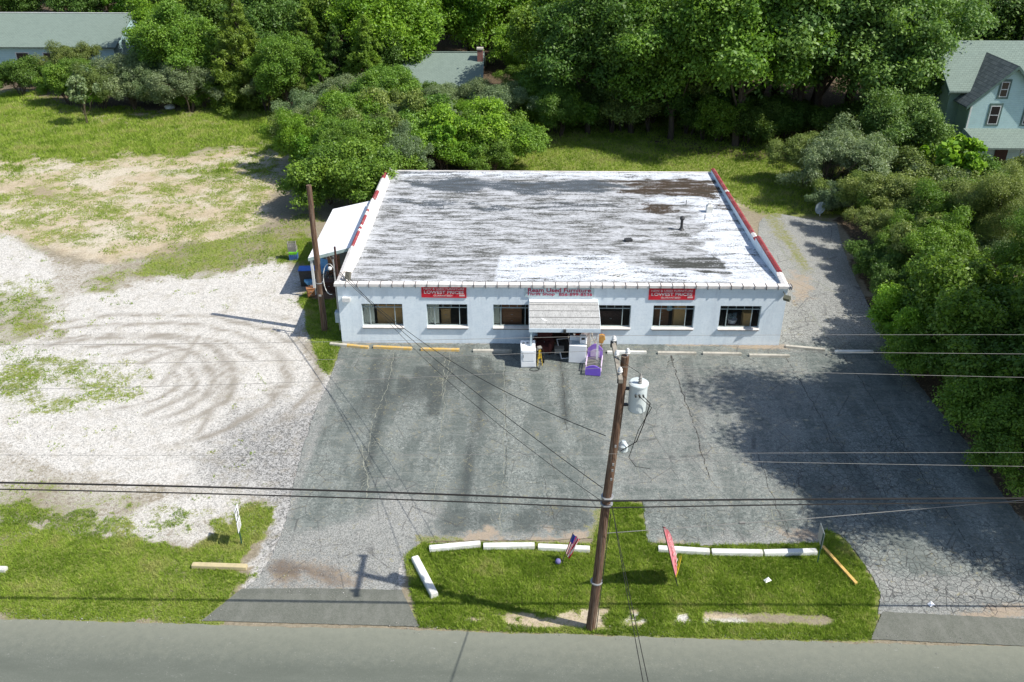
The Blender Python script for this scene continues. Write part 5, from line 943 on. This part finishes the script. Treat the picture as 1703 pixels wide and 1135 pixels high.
# main roof behind
m = MB(); m.add([L(38.9, 26.2, 6.15), L(56, 26.2, 6.15), L(56, 30.6, 8.85), L(38.9, 30.6, 8.85), L(38.9, 26.2, 6.03), L(56, 26.2, 6.03), L(56, 30.6, 8.73), L(38.9, 30.6, 8.73)], [(0,1,2,3),(7,6,5,4),(0,4,5,1),(3,0,4,7)][:3]+[(0,3,7,4)]); m.add([L(38.9, 35, 6.15), L(56, 35, 6.15), L(56, 30.6, 8.85), L(38.9, 30.6, 8.85)], [(3,2,1,0)]); m.build('main_roof', shing, h3)
m = MB(); m.prism([(26.8, -.2), (34.4, -.2), (34.4, 6.2), (30.6, 8.6), (26.8, 6.2)], lambda a, b, h: L(39.3+h, a, b), .15); m.build('gable_wall', sid_g, h3); MB().box(L(39.45, 26.8, -.2), L(56, 26.95, 6.1)).build('wall', sid_g, h3)
m = MB(); m.add([L(38.88, 26.15, 6.2), L(38.88, 30.6, 8.9), L(38.88, 30.6, 8.6), L(38.88, 26.15, 5.9), L(38.92, 26.15, 6.2), L(38.92, 30.6, 8.9), L(38.92, 30.6, 8.6), L(38.92, 26.15, 5.9)], [(0,1,2,3),(7,6,5,4),(0,3,7,4),(0,4,5,1)]); m.build('bargeboard', trim_g, h3)
MB().box(L(46, 31, 8.4), L(46.5, 31.5, 10)).build('chimney', brick_m, h3)
# porch roof in front
m = MB(); m.add([L(39.95, 25, 3.85), L(56, 24.98, 3.85), L(56, 23.1, 3.0), L(40.55, 23.1, 3.0), L(39.95, 25, 3.7), L(56, 24.98, 3.7), L(56, 23.1, 2.88), L(40.55, 23.1, 2.88)], [(3,2,1,0),(4,5,6,7),(3,7,6,2),(0,4,7,3)]); m.add([L(39.95, 25, 3.85), L(40.55, 23.1, 3.0), L(39.6, 24.8, 3.0)], [(0, 1, 2)]); m.build('porch_roof', shing, h3)
for x in (40.8, 43.6, 46.5): MB().box(L(x-.08, 23.3, 0), L(x+.08, 23.46, 2.87)).build('porch_post', trim_w, h3)
MB().box(L(40.5, 23.15, 0), L(50, 24.98, .4)).build('porch_floor', conc, h3); q = MB().box(L(42.6, 24.94, .42), L(43.5, 24.98, 2.4)).build('front_door', woodd, h3)
# left annex with red door
m = MB(); m.box(L(37.2, 28.4, -.2), L(39.298, 31.4, 3.6)); an = m.build('annex_wall', sid_g, h3); MB().box(L(37.9, 28.34, .3), L(38.7, 28.39, 2.35)).build('annex_door', orange, an); MB().box(L(37.75, 28.36, .3), L(37.89, 28.39, 2.5)).build('door_frame', trim_w, an); MB().box(L(37.0, 28.1, 3.605), L(39.29, 31.5, 3.7)).build('annex_roof', shing, an)
MB().box(L(40.05, 27.4, 4.2), L(40.09, 28.1, 5.2)).build('side_window', glassd, h3)

# ------------------------------------------------------------------ foliage
g = N('leaf'); oi = g.n('ShaderNodeObjectInfo'); a = g.attr('tint')
hs = g.n('ShaderNodeHueSaturation'); g.put(hs.inputs['Hue'], g.ramp(a, 0, 1, .52, .48)); g.put(hs.inputs['Value'], g.ramp(a, 0, 1, .55, 1.5)); g.t.links.new(oi.outputs['Color'], hs.inputs['Color'])
g.base(hs.outputs[0], .5, spec=.35); tl = g.n('ShaderNodeBsdfTranslucent'); hs2 = g.mix(1., hs.outputs[0], (.95, 1.0, .45), 'MULTIPLY'); g.put(tl.inputs[0], hs2); ms_ = g.n('ShaderNodeMixShader'); ms_.inputs[0].default_value = .36; g.t.links.new(g.p.outputs[0], ms_.inputs[1]); g.t.links.new(tl.outputs[0], ms_.inputs[2]); g.t.links.new(ms_.outputs[0], g.out.inputs[0]); leaf_m = g.m
bark = simple('bark', (.11, .085, .06), (.06, .045, .032), .95, 6, stretch=(4, 4, .6), bump=.6)
def leaves(blobs, n, size, asp=.55, up=.35, rand=.8, shell=.45, seed=0, long=1.):
    r = np.random.default_rng(seed); C = np.array([b[0] for b in blobs]); Rr = np.array([b[1] for b in blobs]); T = np.array([b[2] for b in blobs])
    pr_ = Rr**2/np.sum(Rr**2); k = r.choice(len(blobs), n, p=pr_); d = r.normal(size=(n, 3)); d /= np.linalg.norm(d, axis=1)[:, None]; fl = (d[:, 2] < -.3) & (r.random(n) < .7); d[fl, 2] *= -1
    rad = Rr[k]*(1.05-shell*r.random(n)**1.5+.22*r.normal(size=n)); P = C[k]+d*rad[:, None]*np.array([1, 1, .85])
    nn = d*.55+r.normal(size=(n, 3))*rand*.6+np.array([0, 0, up]); nn /= np.linalg.norm(nn, axis=1)[:, None]
    t = np.cross(nn, r.normal(size=(n, 3))); t /= np.linalg.norm(t, axis=1)[:, None]; b = np.cross(nn, t); s = (size*(.45+1.1*r.random(n)))[:, None]
    tip = P+t*s*.5*long; bas = P-t*s*.5*long; l = P+b*s*asp*.5+nn*s*.08; q = P-b*s*asp*.5+nn*s*.08
    V = np.stack([bas, q, tip, l], 1).reshape(-1, 3); F = np.arange(4*n).reshape(n, 4); tint = np.clip(.5*r.random(n)+.5*T[k], 0, 1)
    return V, F, np.repeat(tint, 4)
def crown_blobs(R_, H0, H1, nb, seed, br=.34, shape='round', sub=7, flat=1.):
    r = np.random.default_rng(seed); out = []; cz = (H0+H1)/2; hz = (H1-H0)/2
    for k in range(nb):
        d = r.normal(size=3); d /= np.linalg.norm(d); 
        if d[2] < -.45: d[2] *= -.6
        f = .45+.6*r.random(); ang = math.atan2(d[1], d[0]); wob = 1+.25*math.sin(ang*3+seed)+.15*math.sin(ang*5+seed*2)
        if shape == 'cone': z = r.random()**1.4; rr = R_*(1-z)**.8*(.3+.7*r.random()); c = np.array([math.cos(ang)*rr, math.sin(ang)*rr, H0+(H1-H0)*z]); b0 = R_*br*(1.1-.75*z)
        else: c = np.array([d[0]*R_*f*wob, d[1]*R_*f*wob, cz+d[2]*hz*f]); b0 = R_*br*(.7+.6*r.random())
        t0 = r.random()
        for q in range(sub):
            e = r.normal(size=3); e /= np.linalg.norm(e); out.append((c+e*b0*.72*np.array([1, 1, .8*flat]), b0*(.34+.34*r.random()), .6*t0+.4*r.random()))
    return out
def limb(mb, a, b, r0, r1, n=5, rr=None):
    a = Vector(a); b = Vector(b); pts = [a.lerp(b, k/n)+Vector((rnd.uniform(-1, 1), rnd.uniform(-1, 1), rnd.uniform(-.4, .4)))*((rr or .06)*(b-a).length*(0 < k < n)) for k in range(n+1)]
    mb.tube(pts, [r0+(r1-r0)*k/n for k in range(n+1)], 7); return pts
def make_tree(R_, H0, H1, nb, n, size, seed, trunk=.22, shape='round', multi=1, br=.34, sub=7, asp=.55, **kw):
    blobs = crown_blobs(R_, H0, H1, nb, seed, br, shape, sub); V, F, T = leaves(blobs, n, size, asp, seed=seed, **kw)
    mb = MB(); top = H0+(H1-H0)*(.9 if shape == 'cone' else .6)
    for q in range(multi):
        bx_ = 0 if multi == 1 else rnd.uniform(-.3, .3)*R_*.4; by_ = 0 if multi == 1 else rnd.uniform(-.3, .3)*R_*.4; pts = limb(mb, (bx_*.3, by_*.3, -.2), (bx_*3, by_*3, top), trunk, trunk*.25, 7, .02)
        for c, r_, _ in blobs[q::max(3, len(blobs)//(14//multi+3))]:
            p = pts[rnd.randint(2, 6)]
            if c[2] > p[2]-.5: limb(mb, p, c, trunk*.35, .02, 4)
    return V, F, T, mb
PROTO = {}
def proto(key, **k):
    V, F, T, mb = make_tree(**k); tr_ = mb.build('trunk', bark); cr_ = npmesh('crown', V, F, leaf_m, dict(tint=T)); me = (tr_.data, cr_.data); bpy.data.objects.remove(tr_); bpy.data.objects.remove(cr_); PROTO.setdefault(key, []).append(me)
for s_ in (1, 2, 3): proto('tree', R_=3.9, H0=.9, H1=11., nb=52, n=54000, size=.225, seed=s_, trunk=.24)
for s_ in (11, 12): proto('oak', R_=5.2, H0=.9, H1=13., nb=70, n=76000, size=.23, seed=s_, trunk=.34, br=.26, sub=8)
for s_ in (21, 22, 23): proto('bush', R_=2.3, H0=.1, H1=3.6, nb=32, n=40000, size=.135, seed=s_, trunk=.07, multi=4, br=.34)
for s_ in (31, 32): proto('olive', R_=2.4, H0=.15, H1=4.4, nb=34, n=46000, size=.115, seed=s_, trunk=.08, multi=4, br=.30, asp=.36, long=1.2)
for s_ in (41, 42): proto('cedar', R_=3.1, H0=.3, H1=9., nb=150, n=70000, size=.2, seed=s_, trunk=.16, shape='cone', br=.22, asp=.3, up=.1, sub=5, long=1.3)
for s_ in (51,): proto('sapling', R_=1.3, H0=1.6, H1=4.6, nb=14, n=3600, size=.3, seed=s_, trunk=.06, multi=2, br=.34, asp=.7)
for s_ in (61, 62): proto('neartree', R_=4.2, H0=2.0, H1=12., nb=40, n=90000, size=.115, seed=s_, trunk=.26, br=.27, sub=8)
PH = dict(tree=11., oak=13., bush=3.6, olive=4.4, cedar=9., sapling=4.6, neartree=12.)
PC = dict(tree=.66, oak=.64, bush=.55, olive=.55, cedar=.42, sapling=.68, neartree=.6)
KN = dict(tree='tree', oak='oak_tree', bush='shrub', olive='olive_shrub', cedar='cedar_tree', sapling='sapling', neartree='tree')
CA = dict(tree='tree', oak='tree', bush='shrub', olive='shrub', cedar='tree', sapling='tree', neartree='tree')
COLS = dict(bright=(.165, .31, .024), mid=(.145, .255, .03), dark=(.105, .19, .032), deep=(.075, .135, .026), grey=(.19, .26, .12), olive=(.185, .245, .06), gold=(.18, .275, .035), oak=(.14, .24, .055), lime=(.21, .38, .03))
cnt = 0
def plant(kind, px_, py_, H, col, label, group=None, wide=1., base=None):
    global cnt
    cnt += 1; me = PROTO[kind][cnt % len(PROTO[kind])]; s_ = H/PH[kind]; p = G(px_, py_, PC[kind]*H) if base is None else np.array([px_, py_, 0])
    t = thing(KN[kind], label, CA[kind], (p[0], p[1], 0), rnd.uniform(0, 6.28), group); t.scale = (s_*wide, s_*wide*rnd.uniform(.92, 1.08), s_)
    for nm_, d in zip(('trunk', 'crown'), me):
        o = bpy.data.objects.new(nm_, d); COL.objects.link(o); o.parent = t
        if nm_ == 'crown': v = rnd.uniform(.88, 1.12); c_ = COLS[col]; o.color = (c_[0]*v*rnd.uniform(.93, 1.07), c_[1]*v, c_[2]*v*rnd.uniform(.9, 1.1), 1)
    return t
gb = 'shrubs in the thicket left of the shop'; gr_ = 'shrubs in the thicket right of the lot'; gw_ = 'trees of the wood behind'
# left thicket around the cottage
L1 = [('bush',30,128,3.2,'dark','dark round shrub at the left photo edge below the cottage'),('bush',75,118,2.2,'mid','small shrub in front of the cottage wall between its windows'),('olive',118,105,4.6,'olive','tall loose olive shrub overlapping the cottage roof'),('bush',108,140,3.4,'mid','green shrub left in the row before the cottage'),('olive',165,140,4.2,'olive','olive green shrub at the field edge below the cottage roof'),('olive',215,130,4.8,'grey','grey green shrub at the field edge right of the cottage'),('olive',262,130,4.8,'grey','grey green rounded shrub at the middle of the field edge'),('olive',310,140,4.6,'grey','grey green shrub just left of the yellow green cedar'),('bush',335,150,3.,'mid','low green shrub at the foot of the tall cedar'),
 ('cedar',400,100,10.2,'gold','tall yellow green cedar with pointed top beyond the field'),('cedar',515,95,8.6,'gold','narrower yellow green cedar right of the tall cedar'),('olive',440,150,3.6,'grey','grey shrub between the two cedars'),('cedar',590,95,9.5,'dark','dark green conifer right of the two yellow green cedars'),('olive',485,150,3.6,'olive','olive shrub under the narrower cedar'),
 ('olive',520,185,4.,'grey','grey green shrub at the inner corner of the field'),('olive',560,165,4.6,'grey','grey green shrub behind the inner field corner'),('bush',615,170,4.8,'dark','dark leafy shrub in the middle of the thicket'),('olive',570,225,4.,'mid','green shrub between the field and the large leafy shrub'),('olive',640,205,4.4,'grey','grey green shrub in the centre of the thicket'),('bush',590,285,4.6,'mid','large leafy dark green shrub beside the white shelter'),('bush',545,290,3.8,'mid','leafy green shrub at the field side of the large one by the shelter'),('olive',590,245,4.8,'mid','tall green shrub above the large leafy one by the shelter'),('bush',545,250,4.0,'bright','bright leafy shrub overlooking the field next to the shelter'),('bush',618,262,4.2,'mid','leafy green shrub above the left rear corner of the shop roof'),
 ('olive',676,188,4.4,'grey','grey green shrub below the bungalow roof left end'),('olive',728,172,4.0,'grey','grey green shrub in front of the bungalow roof'),('olive',790,170,4.3,'grey','grey green rounded shrub under the brick chimney'),('olive',830,185,4.4,'grey','grey green shrub at the right tip of the thicket'),('olive',675,255,3.8,'grey','pale grey shrub behind the left part of the shop roof'),('bush',735,245,3.6,'bright','bright shrub behind the shop roof'),('bush',790,225,4.4,'lime','bright lime green leafy shrub behind the shop roof'),('bush',835,235,3.8,'mid','green shrub at the edge of the back yard grass'),('bush',710,215,4.2,'mid','green shrub in the thicket left of the lime green one'),('bush',820,262,2.6,'mid','low shrub right behind the shop roof beside the yard')]
for k, px_, py_, H, c_, lb in L1: plant(k, px_, py_, H, c_, lb, gb)
for (x0, y0, x1, y1, n_, lb_, g_) in [(490, 185, 640, 262, 14, 'mixed shrub filling the thicket between the field and the shop roof', gb), (640, 165, 850, 240, 12, 'mixed shrub filling the thicket below the bungalow', gb), (120, 120, 340, 150, 9, 'mixed shrub in the strip along the far field edge', gb)]:
    for q in range(n_):
        plant(rnd.choice(['olive', 'bush', 'olive', 'sapling']), rnd.uniform(x0, x1), rnd.uniform(y0, y1), rnd.uniform(3., 4.8), rnd.choice(['mid', 'olive', 'grey', 'bright', 'dark']), lb_, g_, wide=rnd.uniform(.7, 1.))
# trees just behind the left thicket
L2 = [('cedar',560,128,7.5,'dark','dark conifer rising behind the inner corner of the field'),('cedar',612,125,8.5,'mid','tall green conifer in the middle of the left thicket'),('tree',640,150,6.,'mid','green tree left below the bungalow roof'),('tree',588,190,5.4,'mid','green tree in the thicket between field and shop'),('cedar',535,150,6.,'mid','green conifer at the inner field corner'),('tree',470,105,7.,'mid','green tree between the two yellow green cedars'),('tree',282,45,8.5,'bright','bright green tree touching the right end of the cottage roof'),('tree',290,65,9,'mid','green tree behind the grey shrubs right of the cottage'),('tree',335,22,10,'dark','dark tree left behind the tall cedar'),('tree',458,16,10,'mid','green tree behind and between the two cedars'),('tree',568,10,11,'mid','green tree behind the narrower cedar at the top'),('tree',640,35,11,'bright','bright green tree left above the bungalow'),('tree',640,90,7.,'dark','dark tree left of the bungalow roof'),('tree',285,14,10,'dark','dark tree above the grey shrubs near the cottage')]
for k, px_, py_, H, c_, lb in L2: plant(k, px_, py_, H, c_, lb, gw_)
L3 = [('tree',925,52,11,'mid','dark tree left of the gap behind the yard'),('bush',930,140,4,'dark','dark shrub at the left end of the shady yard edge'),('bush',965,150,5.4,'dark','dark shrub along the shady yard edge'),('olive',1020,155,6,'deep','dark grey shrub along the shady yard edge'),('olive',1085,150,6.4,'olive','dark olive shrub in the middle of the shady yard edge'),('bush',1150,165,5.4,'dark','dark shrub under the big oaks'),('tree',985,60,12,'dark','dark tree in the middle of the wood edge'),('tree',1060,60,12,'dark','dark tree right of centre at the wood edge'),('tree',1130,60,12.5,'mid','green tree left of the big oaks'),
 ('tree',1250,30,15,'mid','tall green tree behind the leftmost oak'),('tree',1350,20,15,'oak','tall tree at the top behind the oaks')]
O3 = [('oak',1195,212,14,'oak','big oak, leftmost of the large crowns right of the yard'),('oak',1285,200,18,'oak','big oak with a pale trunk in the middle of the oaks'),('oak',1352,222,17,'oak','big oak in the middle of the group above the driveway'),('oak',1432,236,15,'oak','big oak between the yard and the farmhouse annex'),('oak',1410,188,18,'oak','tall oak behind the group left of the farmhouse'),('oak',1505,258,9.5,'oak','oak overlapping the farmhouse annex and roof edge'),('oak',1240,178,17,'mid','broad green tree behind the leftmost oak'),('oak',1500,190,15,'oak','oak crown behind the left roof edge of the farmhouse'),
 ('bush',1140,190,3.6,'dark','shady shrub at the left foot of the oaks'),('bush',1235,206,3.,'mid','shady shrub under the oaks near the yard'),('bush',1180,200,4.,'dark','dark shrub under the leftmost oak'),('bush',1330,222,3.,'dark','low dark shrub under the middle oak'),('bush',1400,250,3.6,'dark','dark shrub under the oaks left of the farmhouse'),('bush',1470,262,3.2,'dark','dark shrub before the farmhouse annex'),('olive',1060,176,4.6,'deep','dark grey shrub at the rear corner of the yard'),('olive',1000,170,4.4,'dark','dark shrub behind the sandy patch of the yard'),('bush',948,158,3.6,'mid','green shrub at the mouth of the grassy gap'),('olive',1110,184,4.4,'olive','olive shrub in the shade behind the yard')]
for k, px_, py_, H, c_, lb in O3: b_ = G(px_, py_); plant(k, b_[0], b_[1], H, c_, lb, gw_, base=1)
plant('tree', -3.5, 59, 11.5, 'bright', 'bright green tree directly behind the bungalow roof', gw_, base=1); plant('tree', 4.5, 60, 12.5, 'bright', 'tall bright green tree above the brick chimney', gw_, base=1)
for q_ in range(5): plant('tree', -59+q_*6.6, 77.5+q_ % 2, 8.5, rnd.choice(['mid', 'bright', 'dark']), 'leafy tree in the row behind the cottage', gw_, base=1)
plant('tree', 9.2, 51.5, 7.5, 'bright', 'bright green tree just right of the brick chimney', gw_, base=1)
for k, px_, py_, H, c_, lb in L3: plant(k, px_, py_, H, c_, lb, gw_)
L4 = [('tree',1508,205,7.,'oak','leafy tree hiding the left side of the farmhouse annex'),('olive',1500,262,3.8,'olive','olive shrub below the farmhouse annex wall'),('bush',1560,262,3.2,'mid','green shrub before the farmhouse side wall'),('olive',1385,275,4.8,'grey','grey green shrub at the left end of the right thicket'),('olive',1430,262,5.,'grey','silvery shrub in the upper right thicket left of the sapling'),('olive',1345,262,3.6,'olive','olive shrub nearest the yard in the right thicket'),('olive',1432,318,3.2,'olive','low olive shrub above the driveway end'),('bush',1490,285,3.6,'mid','green shrub below the farmhouse annex'),('bush',1535,302,3.6,'olive','olive green shrub below the farmhouse porch'),('sapling',1592,262,5.2,'lime','bright sapling with big leaves in front of the porch roof'),('bush',1600,312,3.2,'mid','green shrub under the bright sapling'),('bush',1655,306,3.2,'mid','green shrub below the porch at the right'),('bush',1700,306,3.2,'olive','olive shrub at the right photo edge below the porch'),('olive',1490,335,4.2,'olive','olive shrub in the middle of the right thicket'),('olive',1548,350,4.4,'mid','green shrub in the middle of the right thicket'),('olive',1610,360,4.6,'olive','broad olive shrub in the right thicket'),('olive',1680,350,4.6,'mid','green shrub at the right edge of the thicket'),('olive',1472,385,3.2,'olive','low olive shrub beside the narrow driveway'),('olive',1525,405,3.4,'mid','green shrub overhanging the driveway bend'),('bush',1462,430,2.2,'dark','dark low shrub at the driveway edge'),('olive',1572,420,4.2,'mid','green shrub right of the driveway bend'),
 ('bush',1500,535,2.6,'lime','bright yellow green shrub at the asphalt edge'),('bush',1530,580,2.4,'mid','green shrub below the bright yellow green one'),('bush',1590,500,4.0,'mid','green shrub behind the bright yellow green one'),('bush',1490,470,2.2,'dark','dark shrub in the shade above the bright one')]
for k, px_, py_, H, c_, lb in L4: plant(k, px_, py_, H, c_, lb, gr_)
for q in range(20):
    plant(rnd.choice(['olive', 'bush', 'olive']), rnd.uniform(1490, 1720), rnd.uniform(300, 430), rnd.uniform(2.4, 3.6), rnd.choice(['mid', 'olive', 'olive', 'grey', 'bright']), 'mixed shrub filling the thicket right of the driveway', gr_, wide=rnd.uniform(.7, 1.))
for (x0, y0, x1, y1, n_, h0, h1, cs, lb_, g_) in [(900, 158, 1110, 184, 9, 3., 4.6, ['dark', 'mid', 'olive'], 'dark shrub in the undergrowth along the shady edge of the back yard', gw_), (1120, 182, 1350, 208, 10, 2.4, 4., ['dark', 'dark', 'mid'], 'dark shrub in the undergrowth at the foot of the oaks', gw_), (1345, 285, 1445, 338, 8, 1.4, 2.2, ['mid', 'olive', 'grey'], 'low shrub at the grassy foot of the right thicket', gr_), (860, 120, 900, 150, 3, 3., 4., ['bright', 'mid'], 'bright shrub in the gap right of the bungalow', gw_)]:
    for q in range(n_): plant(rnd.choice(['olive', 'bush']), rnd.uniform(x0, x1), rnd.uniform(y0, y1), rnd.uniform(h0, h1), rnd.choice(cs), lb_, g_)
gn = 'trees shading the right side of the lot'
for x, y, H, c_, lb in [(33.6,-7.4,13.6,'mid','large tree over the lot edge right of the white stop'),(32.9,-10.8,16.3,'mid','large tree casting the broad shade on the lot'),(32.6,-14.2,14.,'mid','tree at the lower right whose shade nearly reaches the island'),(34.5,2.0,7.,'mid','middle sized tree rising at the right edge above the wires'),(35,9.,6.,'olive','olive green tree in the right thicket'),(44,12,6.,'mid','green tree at the right photo edge')]: plant('neartree', x, y, H, c_, lb, gn, base=1, wide=1.05)
for px_, py_, H, lb in [(1622,520,4.6,'low leafy shrub beneath the large shading tree'),(1660,660,3.2,'shrub beside the litter strip right of the lot'),(1700,730,2.8,'shrub at the right photo edge above the litter strip'),(1640,560,4.2,'tall shrub under the trees right of the lot'),(1710,610,4.4,'leafy shrub at the right edge under the trees')]: plant('bush', px_, py_, H, 'mid', lb, gr_)
# the wood behind: rows of trees
k = 0
for row, (Y, st_) in enumerate([(66, 7.5), (73, 7.5), (81, 8), (90, 8.5), (100, 9), (112, 10)]):
    hw_ = (Y+38)*.62; x = 8-hw_+(row % 2)*4
    while x < 8+hw_:
        xx = x+rnd.uniform(-2, 2); yy = Y+rnd.uniform(-2.5, 2.5); x += st_
        if -55 < xx < -28 and yy < 81: continue
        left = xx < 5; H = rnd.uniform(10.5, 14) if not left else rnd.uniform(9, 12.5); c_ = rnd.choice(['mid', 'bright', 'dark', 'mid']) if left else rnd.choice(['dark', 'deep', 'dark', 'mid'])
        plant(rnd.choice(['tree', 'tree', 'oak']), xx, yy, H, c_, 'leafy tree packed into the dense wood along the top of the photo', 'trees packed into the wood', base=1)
# fill between the houses and the wood
for x, y, H, c_ in [(-24,57,10,'mid'),(-16,52,10,'dark'),(-12,58,10,'mid'),(-20,62,10,'bright'),(13,62,10,'dark'),(19,53,11,'dark'),(22,58,12,'deep'),(26,52,12,'dark'),(30,56,13,'deep'),(36,50,13,'dark'),(44,48,14,'dark'),(54,48,13,'dark'),(60,44,13,'deep'),(52,41,12,'dark'),(62,50,13,'deep'),(12,66,12,'bright'),(-10,63,11,'bright'),(34,40,12,'dark'),(30,42,12,'oak'),(64,30,12,'dark')]:
    plant('tree', x, y, H, c_, 'leafy tree standing between the houses and the dense wood', 'trees between the houses and the wood', base=1)

# ------------------------------------------------------------------ grass and weeds
g = N('grass_blade'); a = g.attr('tint'); c1 = g.mix(g.ramp(a, 0, .5), (.16, .255, .022), (.31, .43, .05)); c1 = g.mix(g.ramp(a, .5, 1), c1, (.42, .42, .14))
g.base(c1, .6, spec=.25); tl = g.n('ShaderNodeBsdfTranslucent'); g.put(tl.inputs[0], c1); ms_ = g.n('ShaderNodeMixShader'); ms_.inputs[0].default_value = .35; g.t.links.new(g.p.outputs[0], ms_.inputs[1]); g.t.links.new(tl.outputs[0], ms_.inputs[2]); g.t.links.new(ms_.outputs[0], g.out.inputs[0]); blade_m = g.m
def grass(name, label, x0, x1, y0, y1, dens, h, w, thr=.5, keep=None, tb=0., tuft=3, clump=.5, zb=0.):
    n = int((x1-x0)*(y1-y0)*dens); x = rng.uniform(x0, x1, n); y = rng.uniform(y0, y1, n); mk = ground_masks(x, y); gg = mk['grass']+(fbm(x, y, 3.)-.5)*clump+(fbm(x+9, y, .9)-.5)*clump
    ok = (gg > thr)
    if keep is not None: ok &= keep(x, y)
    x = x[ok]; y = y[ok]; gg = gg[ok]; n = len(x); tn = np.clip(.35+tb+(fbm(x+40, y+3, .8)-.5)*1.7+(fbm(x, y, 5.)-.5)*1.1, 0, 1)
    x = np.repeat(x, tuft)+rng.normal(0, .02, n*tuft); y = np.repeat(y, tuft)+rng.normal(0, .02, n*tuft); tn = np.clip(np.repeat(tn, tuft)+rng.uniform(-.15, .15, n*tuft), 0, 1); hh = h*(.5+.9*rng.random(n*tuft))*np.repeat(np.clip(.5+gg, .6, 1.3), tuft); n *= tuft
    an = rng.uniform(0, 6.283, n); ln = hh*rng.uniform(.2, 1.1, n); ww = w*(.6+.8*rng.random(n)); ba = rng.uniform(0, 6.283, n)
    B0 = np.stack([x+np.cos(ba)*ww, y+np.sin(ba)*ww, np.full(n, zb-.005)], -1); B1 = np.stack([x-np.cos(ba)*ww, y-np.sin(ba)*ww, np.full(n, zb-.005)], -1); Tp = np.stack([x+np.cos(an)*ln, y+np.sin(an)*ln, zb+hh], -1)
    o = npmesh(name, np.stack([B0, B1, Tp], 1).reshape(-1, 3), np.arange(3*n).reshape(n, 3), blade_m, dict(tint=np.repeat(tn, 3))); return tag(o, label, 'grass', kind='stuff')
lotp = np.array(LOT)
notlot = lambda x, y: poly(x+(fbm(x, y, 2.5, 3)-.5)*.7, y+(fbm(x+9, y, 2.5, 3)-.5)*.7, lotp, .05) < .5
notap = lambda x, y: notlot(x, y) & (y > e0[1]+(x-e0[0])*ed[1]/ed[0]+.05) & (poly(PX(x, y, 0*x)[0], PX(x, y, 0*x)[1], [(400,979),(672,979),(699,1046),(330,1036)], 1) < .5) & (poly(PX(x, y, 0*x)[0], PX(x, y, 0*x)[1], [(1466,1015),(1900,1030),(1900,1090),(1446,1068)], 1) < .5)
grass('lawn_grass', 'bright short grass covering the roadside island', 4.5, 20.6, -19.6, -11.5, 1000, .065, .008, .45, notap, -.02)
grass('verge_grass', 'patchy green grass on the verge left of the driveway', -10.5, 1.8, -19.2, -12., 620, .055, .008, .42, notap, .02)
grass('field_grass', 'sparse grass tufts scattered over the gravel and sand field', -30, -.3, -12, 34, 75, .07, .014, .36, notlot, .12, 3, .9)
grass('meadow_grass', 'longer grass along the far edge of the field', -42, -4, 26, 60, 55, .16, .022, .55, None, .10, 3, .4)
grass('yard_grass', 'grass of the shady back yard behind the shop', .0, 40, 17.9, 60, 60, .12, .02, .52, notlot, .02, 3, .5)
grass('side_grass', 'green grass strip between the shop wall and the gravel', -5.5, -.05, -3, 14, 420, .07, .009, .5, notlot, -.05)

grass('weeds', 'taller pale weeds and clover scattered in the island and verge grass', -10.5, 20.4, -19.7, -11.5, 22, .10, .010, .45, notap, .30, 5, .6)
# loose stones on the gravel, the drive and along the road edge
n = 16000; x = np.concatenate([rng.uniform(-13, 1.5, 9000), rng.uniform(-1, 6, 3500), rng.uniform(-9, 22, 3500)]); y = np.concatenate([rng.uniform(-14, 6, 9000), rng.uniform(-18.2, -13.5, 3500), np.zeros(3500)])
y[12500:] = e0[1]+(x[12500:]-e0[0])*ed[1]/ed[0]+rng.normal(.12, .16, 3500)
mk = ground_masks(x, y); ok = (mk['gravel'] > .35)|(np.arange(n) >= 12500); x = x[ok]; y = y[ok]; n = len(x); keep = (np.arange(n) < 1) | (rng.random(n) < np.where(np.abs(y-(e0[1]+(x-e0[0])*ed[1]/ed[0])) < .6, .4*(fbm(x, y*0, .7) > .5)+.06, 1)); x = x[keep]; y = y[keep]; n = len(x); sz = rng.uniform(.006, .017, n)*np.where(rng.random(n) < .05, 1.7, 1)
O = np.array([(1,0,0),(0,1,0),(-1,0,0),(0,-1,0),(0,0,.8),(0,0,-.6)]); an = rng.uniform(0, 6.28, n); ca, sa = np.cos(an)[:, None], np.sin(an)[:, None]
V = O[None]*sz[:, None, None]*rng.uniform(.6, 1.3, (n, 6, 1)); V = np.stack([V[..., 0]*ca-V[..., 1]*sa+x[:, None], V[..., 0]*sa+V[..., 1]*ca+y[:, None], V[..., 2]+.022+sz[:, None]*.3], -1)
Fo = np.array([(0,1,4),(1,2,4),(2,3,4),(3,0,4),(1,0,5),(2,1,5),(3,2,5),(0,3,5)]); F = (Fo[None]+6*np.arange(n)[:, None, None]).reshape(-1, 3)
g = N('loose_stone'); g.base(g.mix(g.attr('tint'), (.12, .115, .105), (.50, .48, .44)), .9); tag(npmesh('loose_stones', V.reshape(-1, 3), F, g.m, dict(tint=np.repeat(rng.random(n), 6))), 'loose pale stones scattered over gravel, driveway and road edge', 'gravel', kind='stuff')
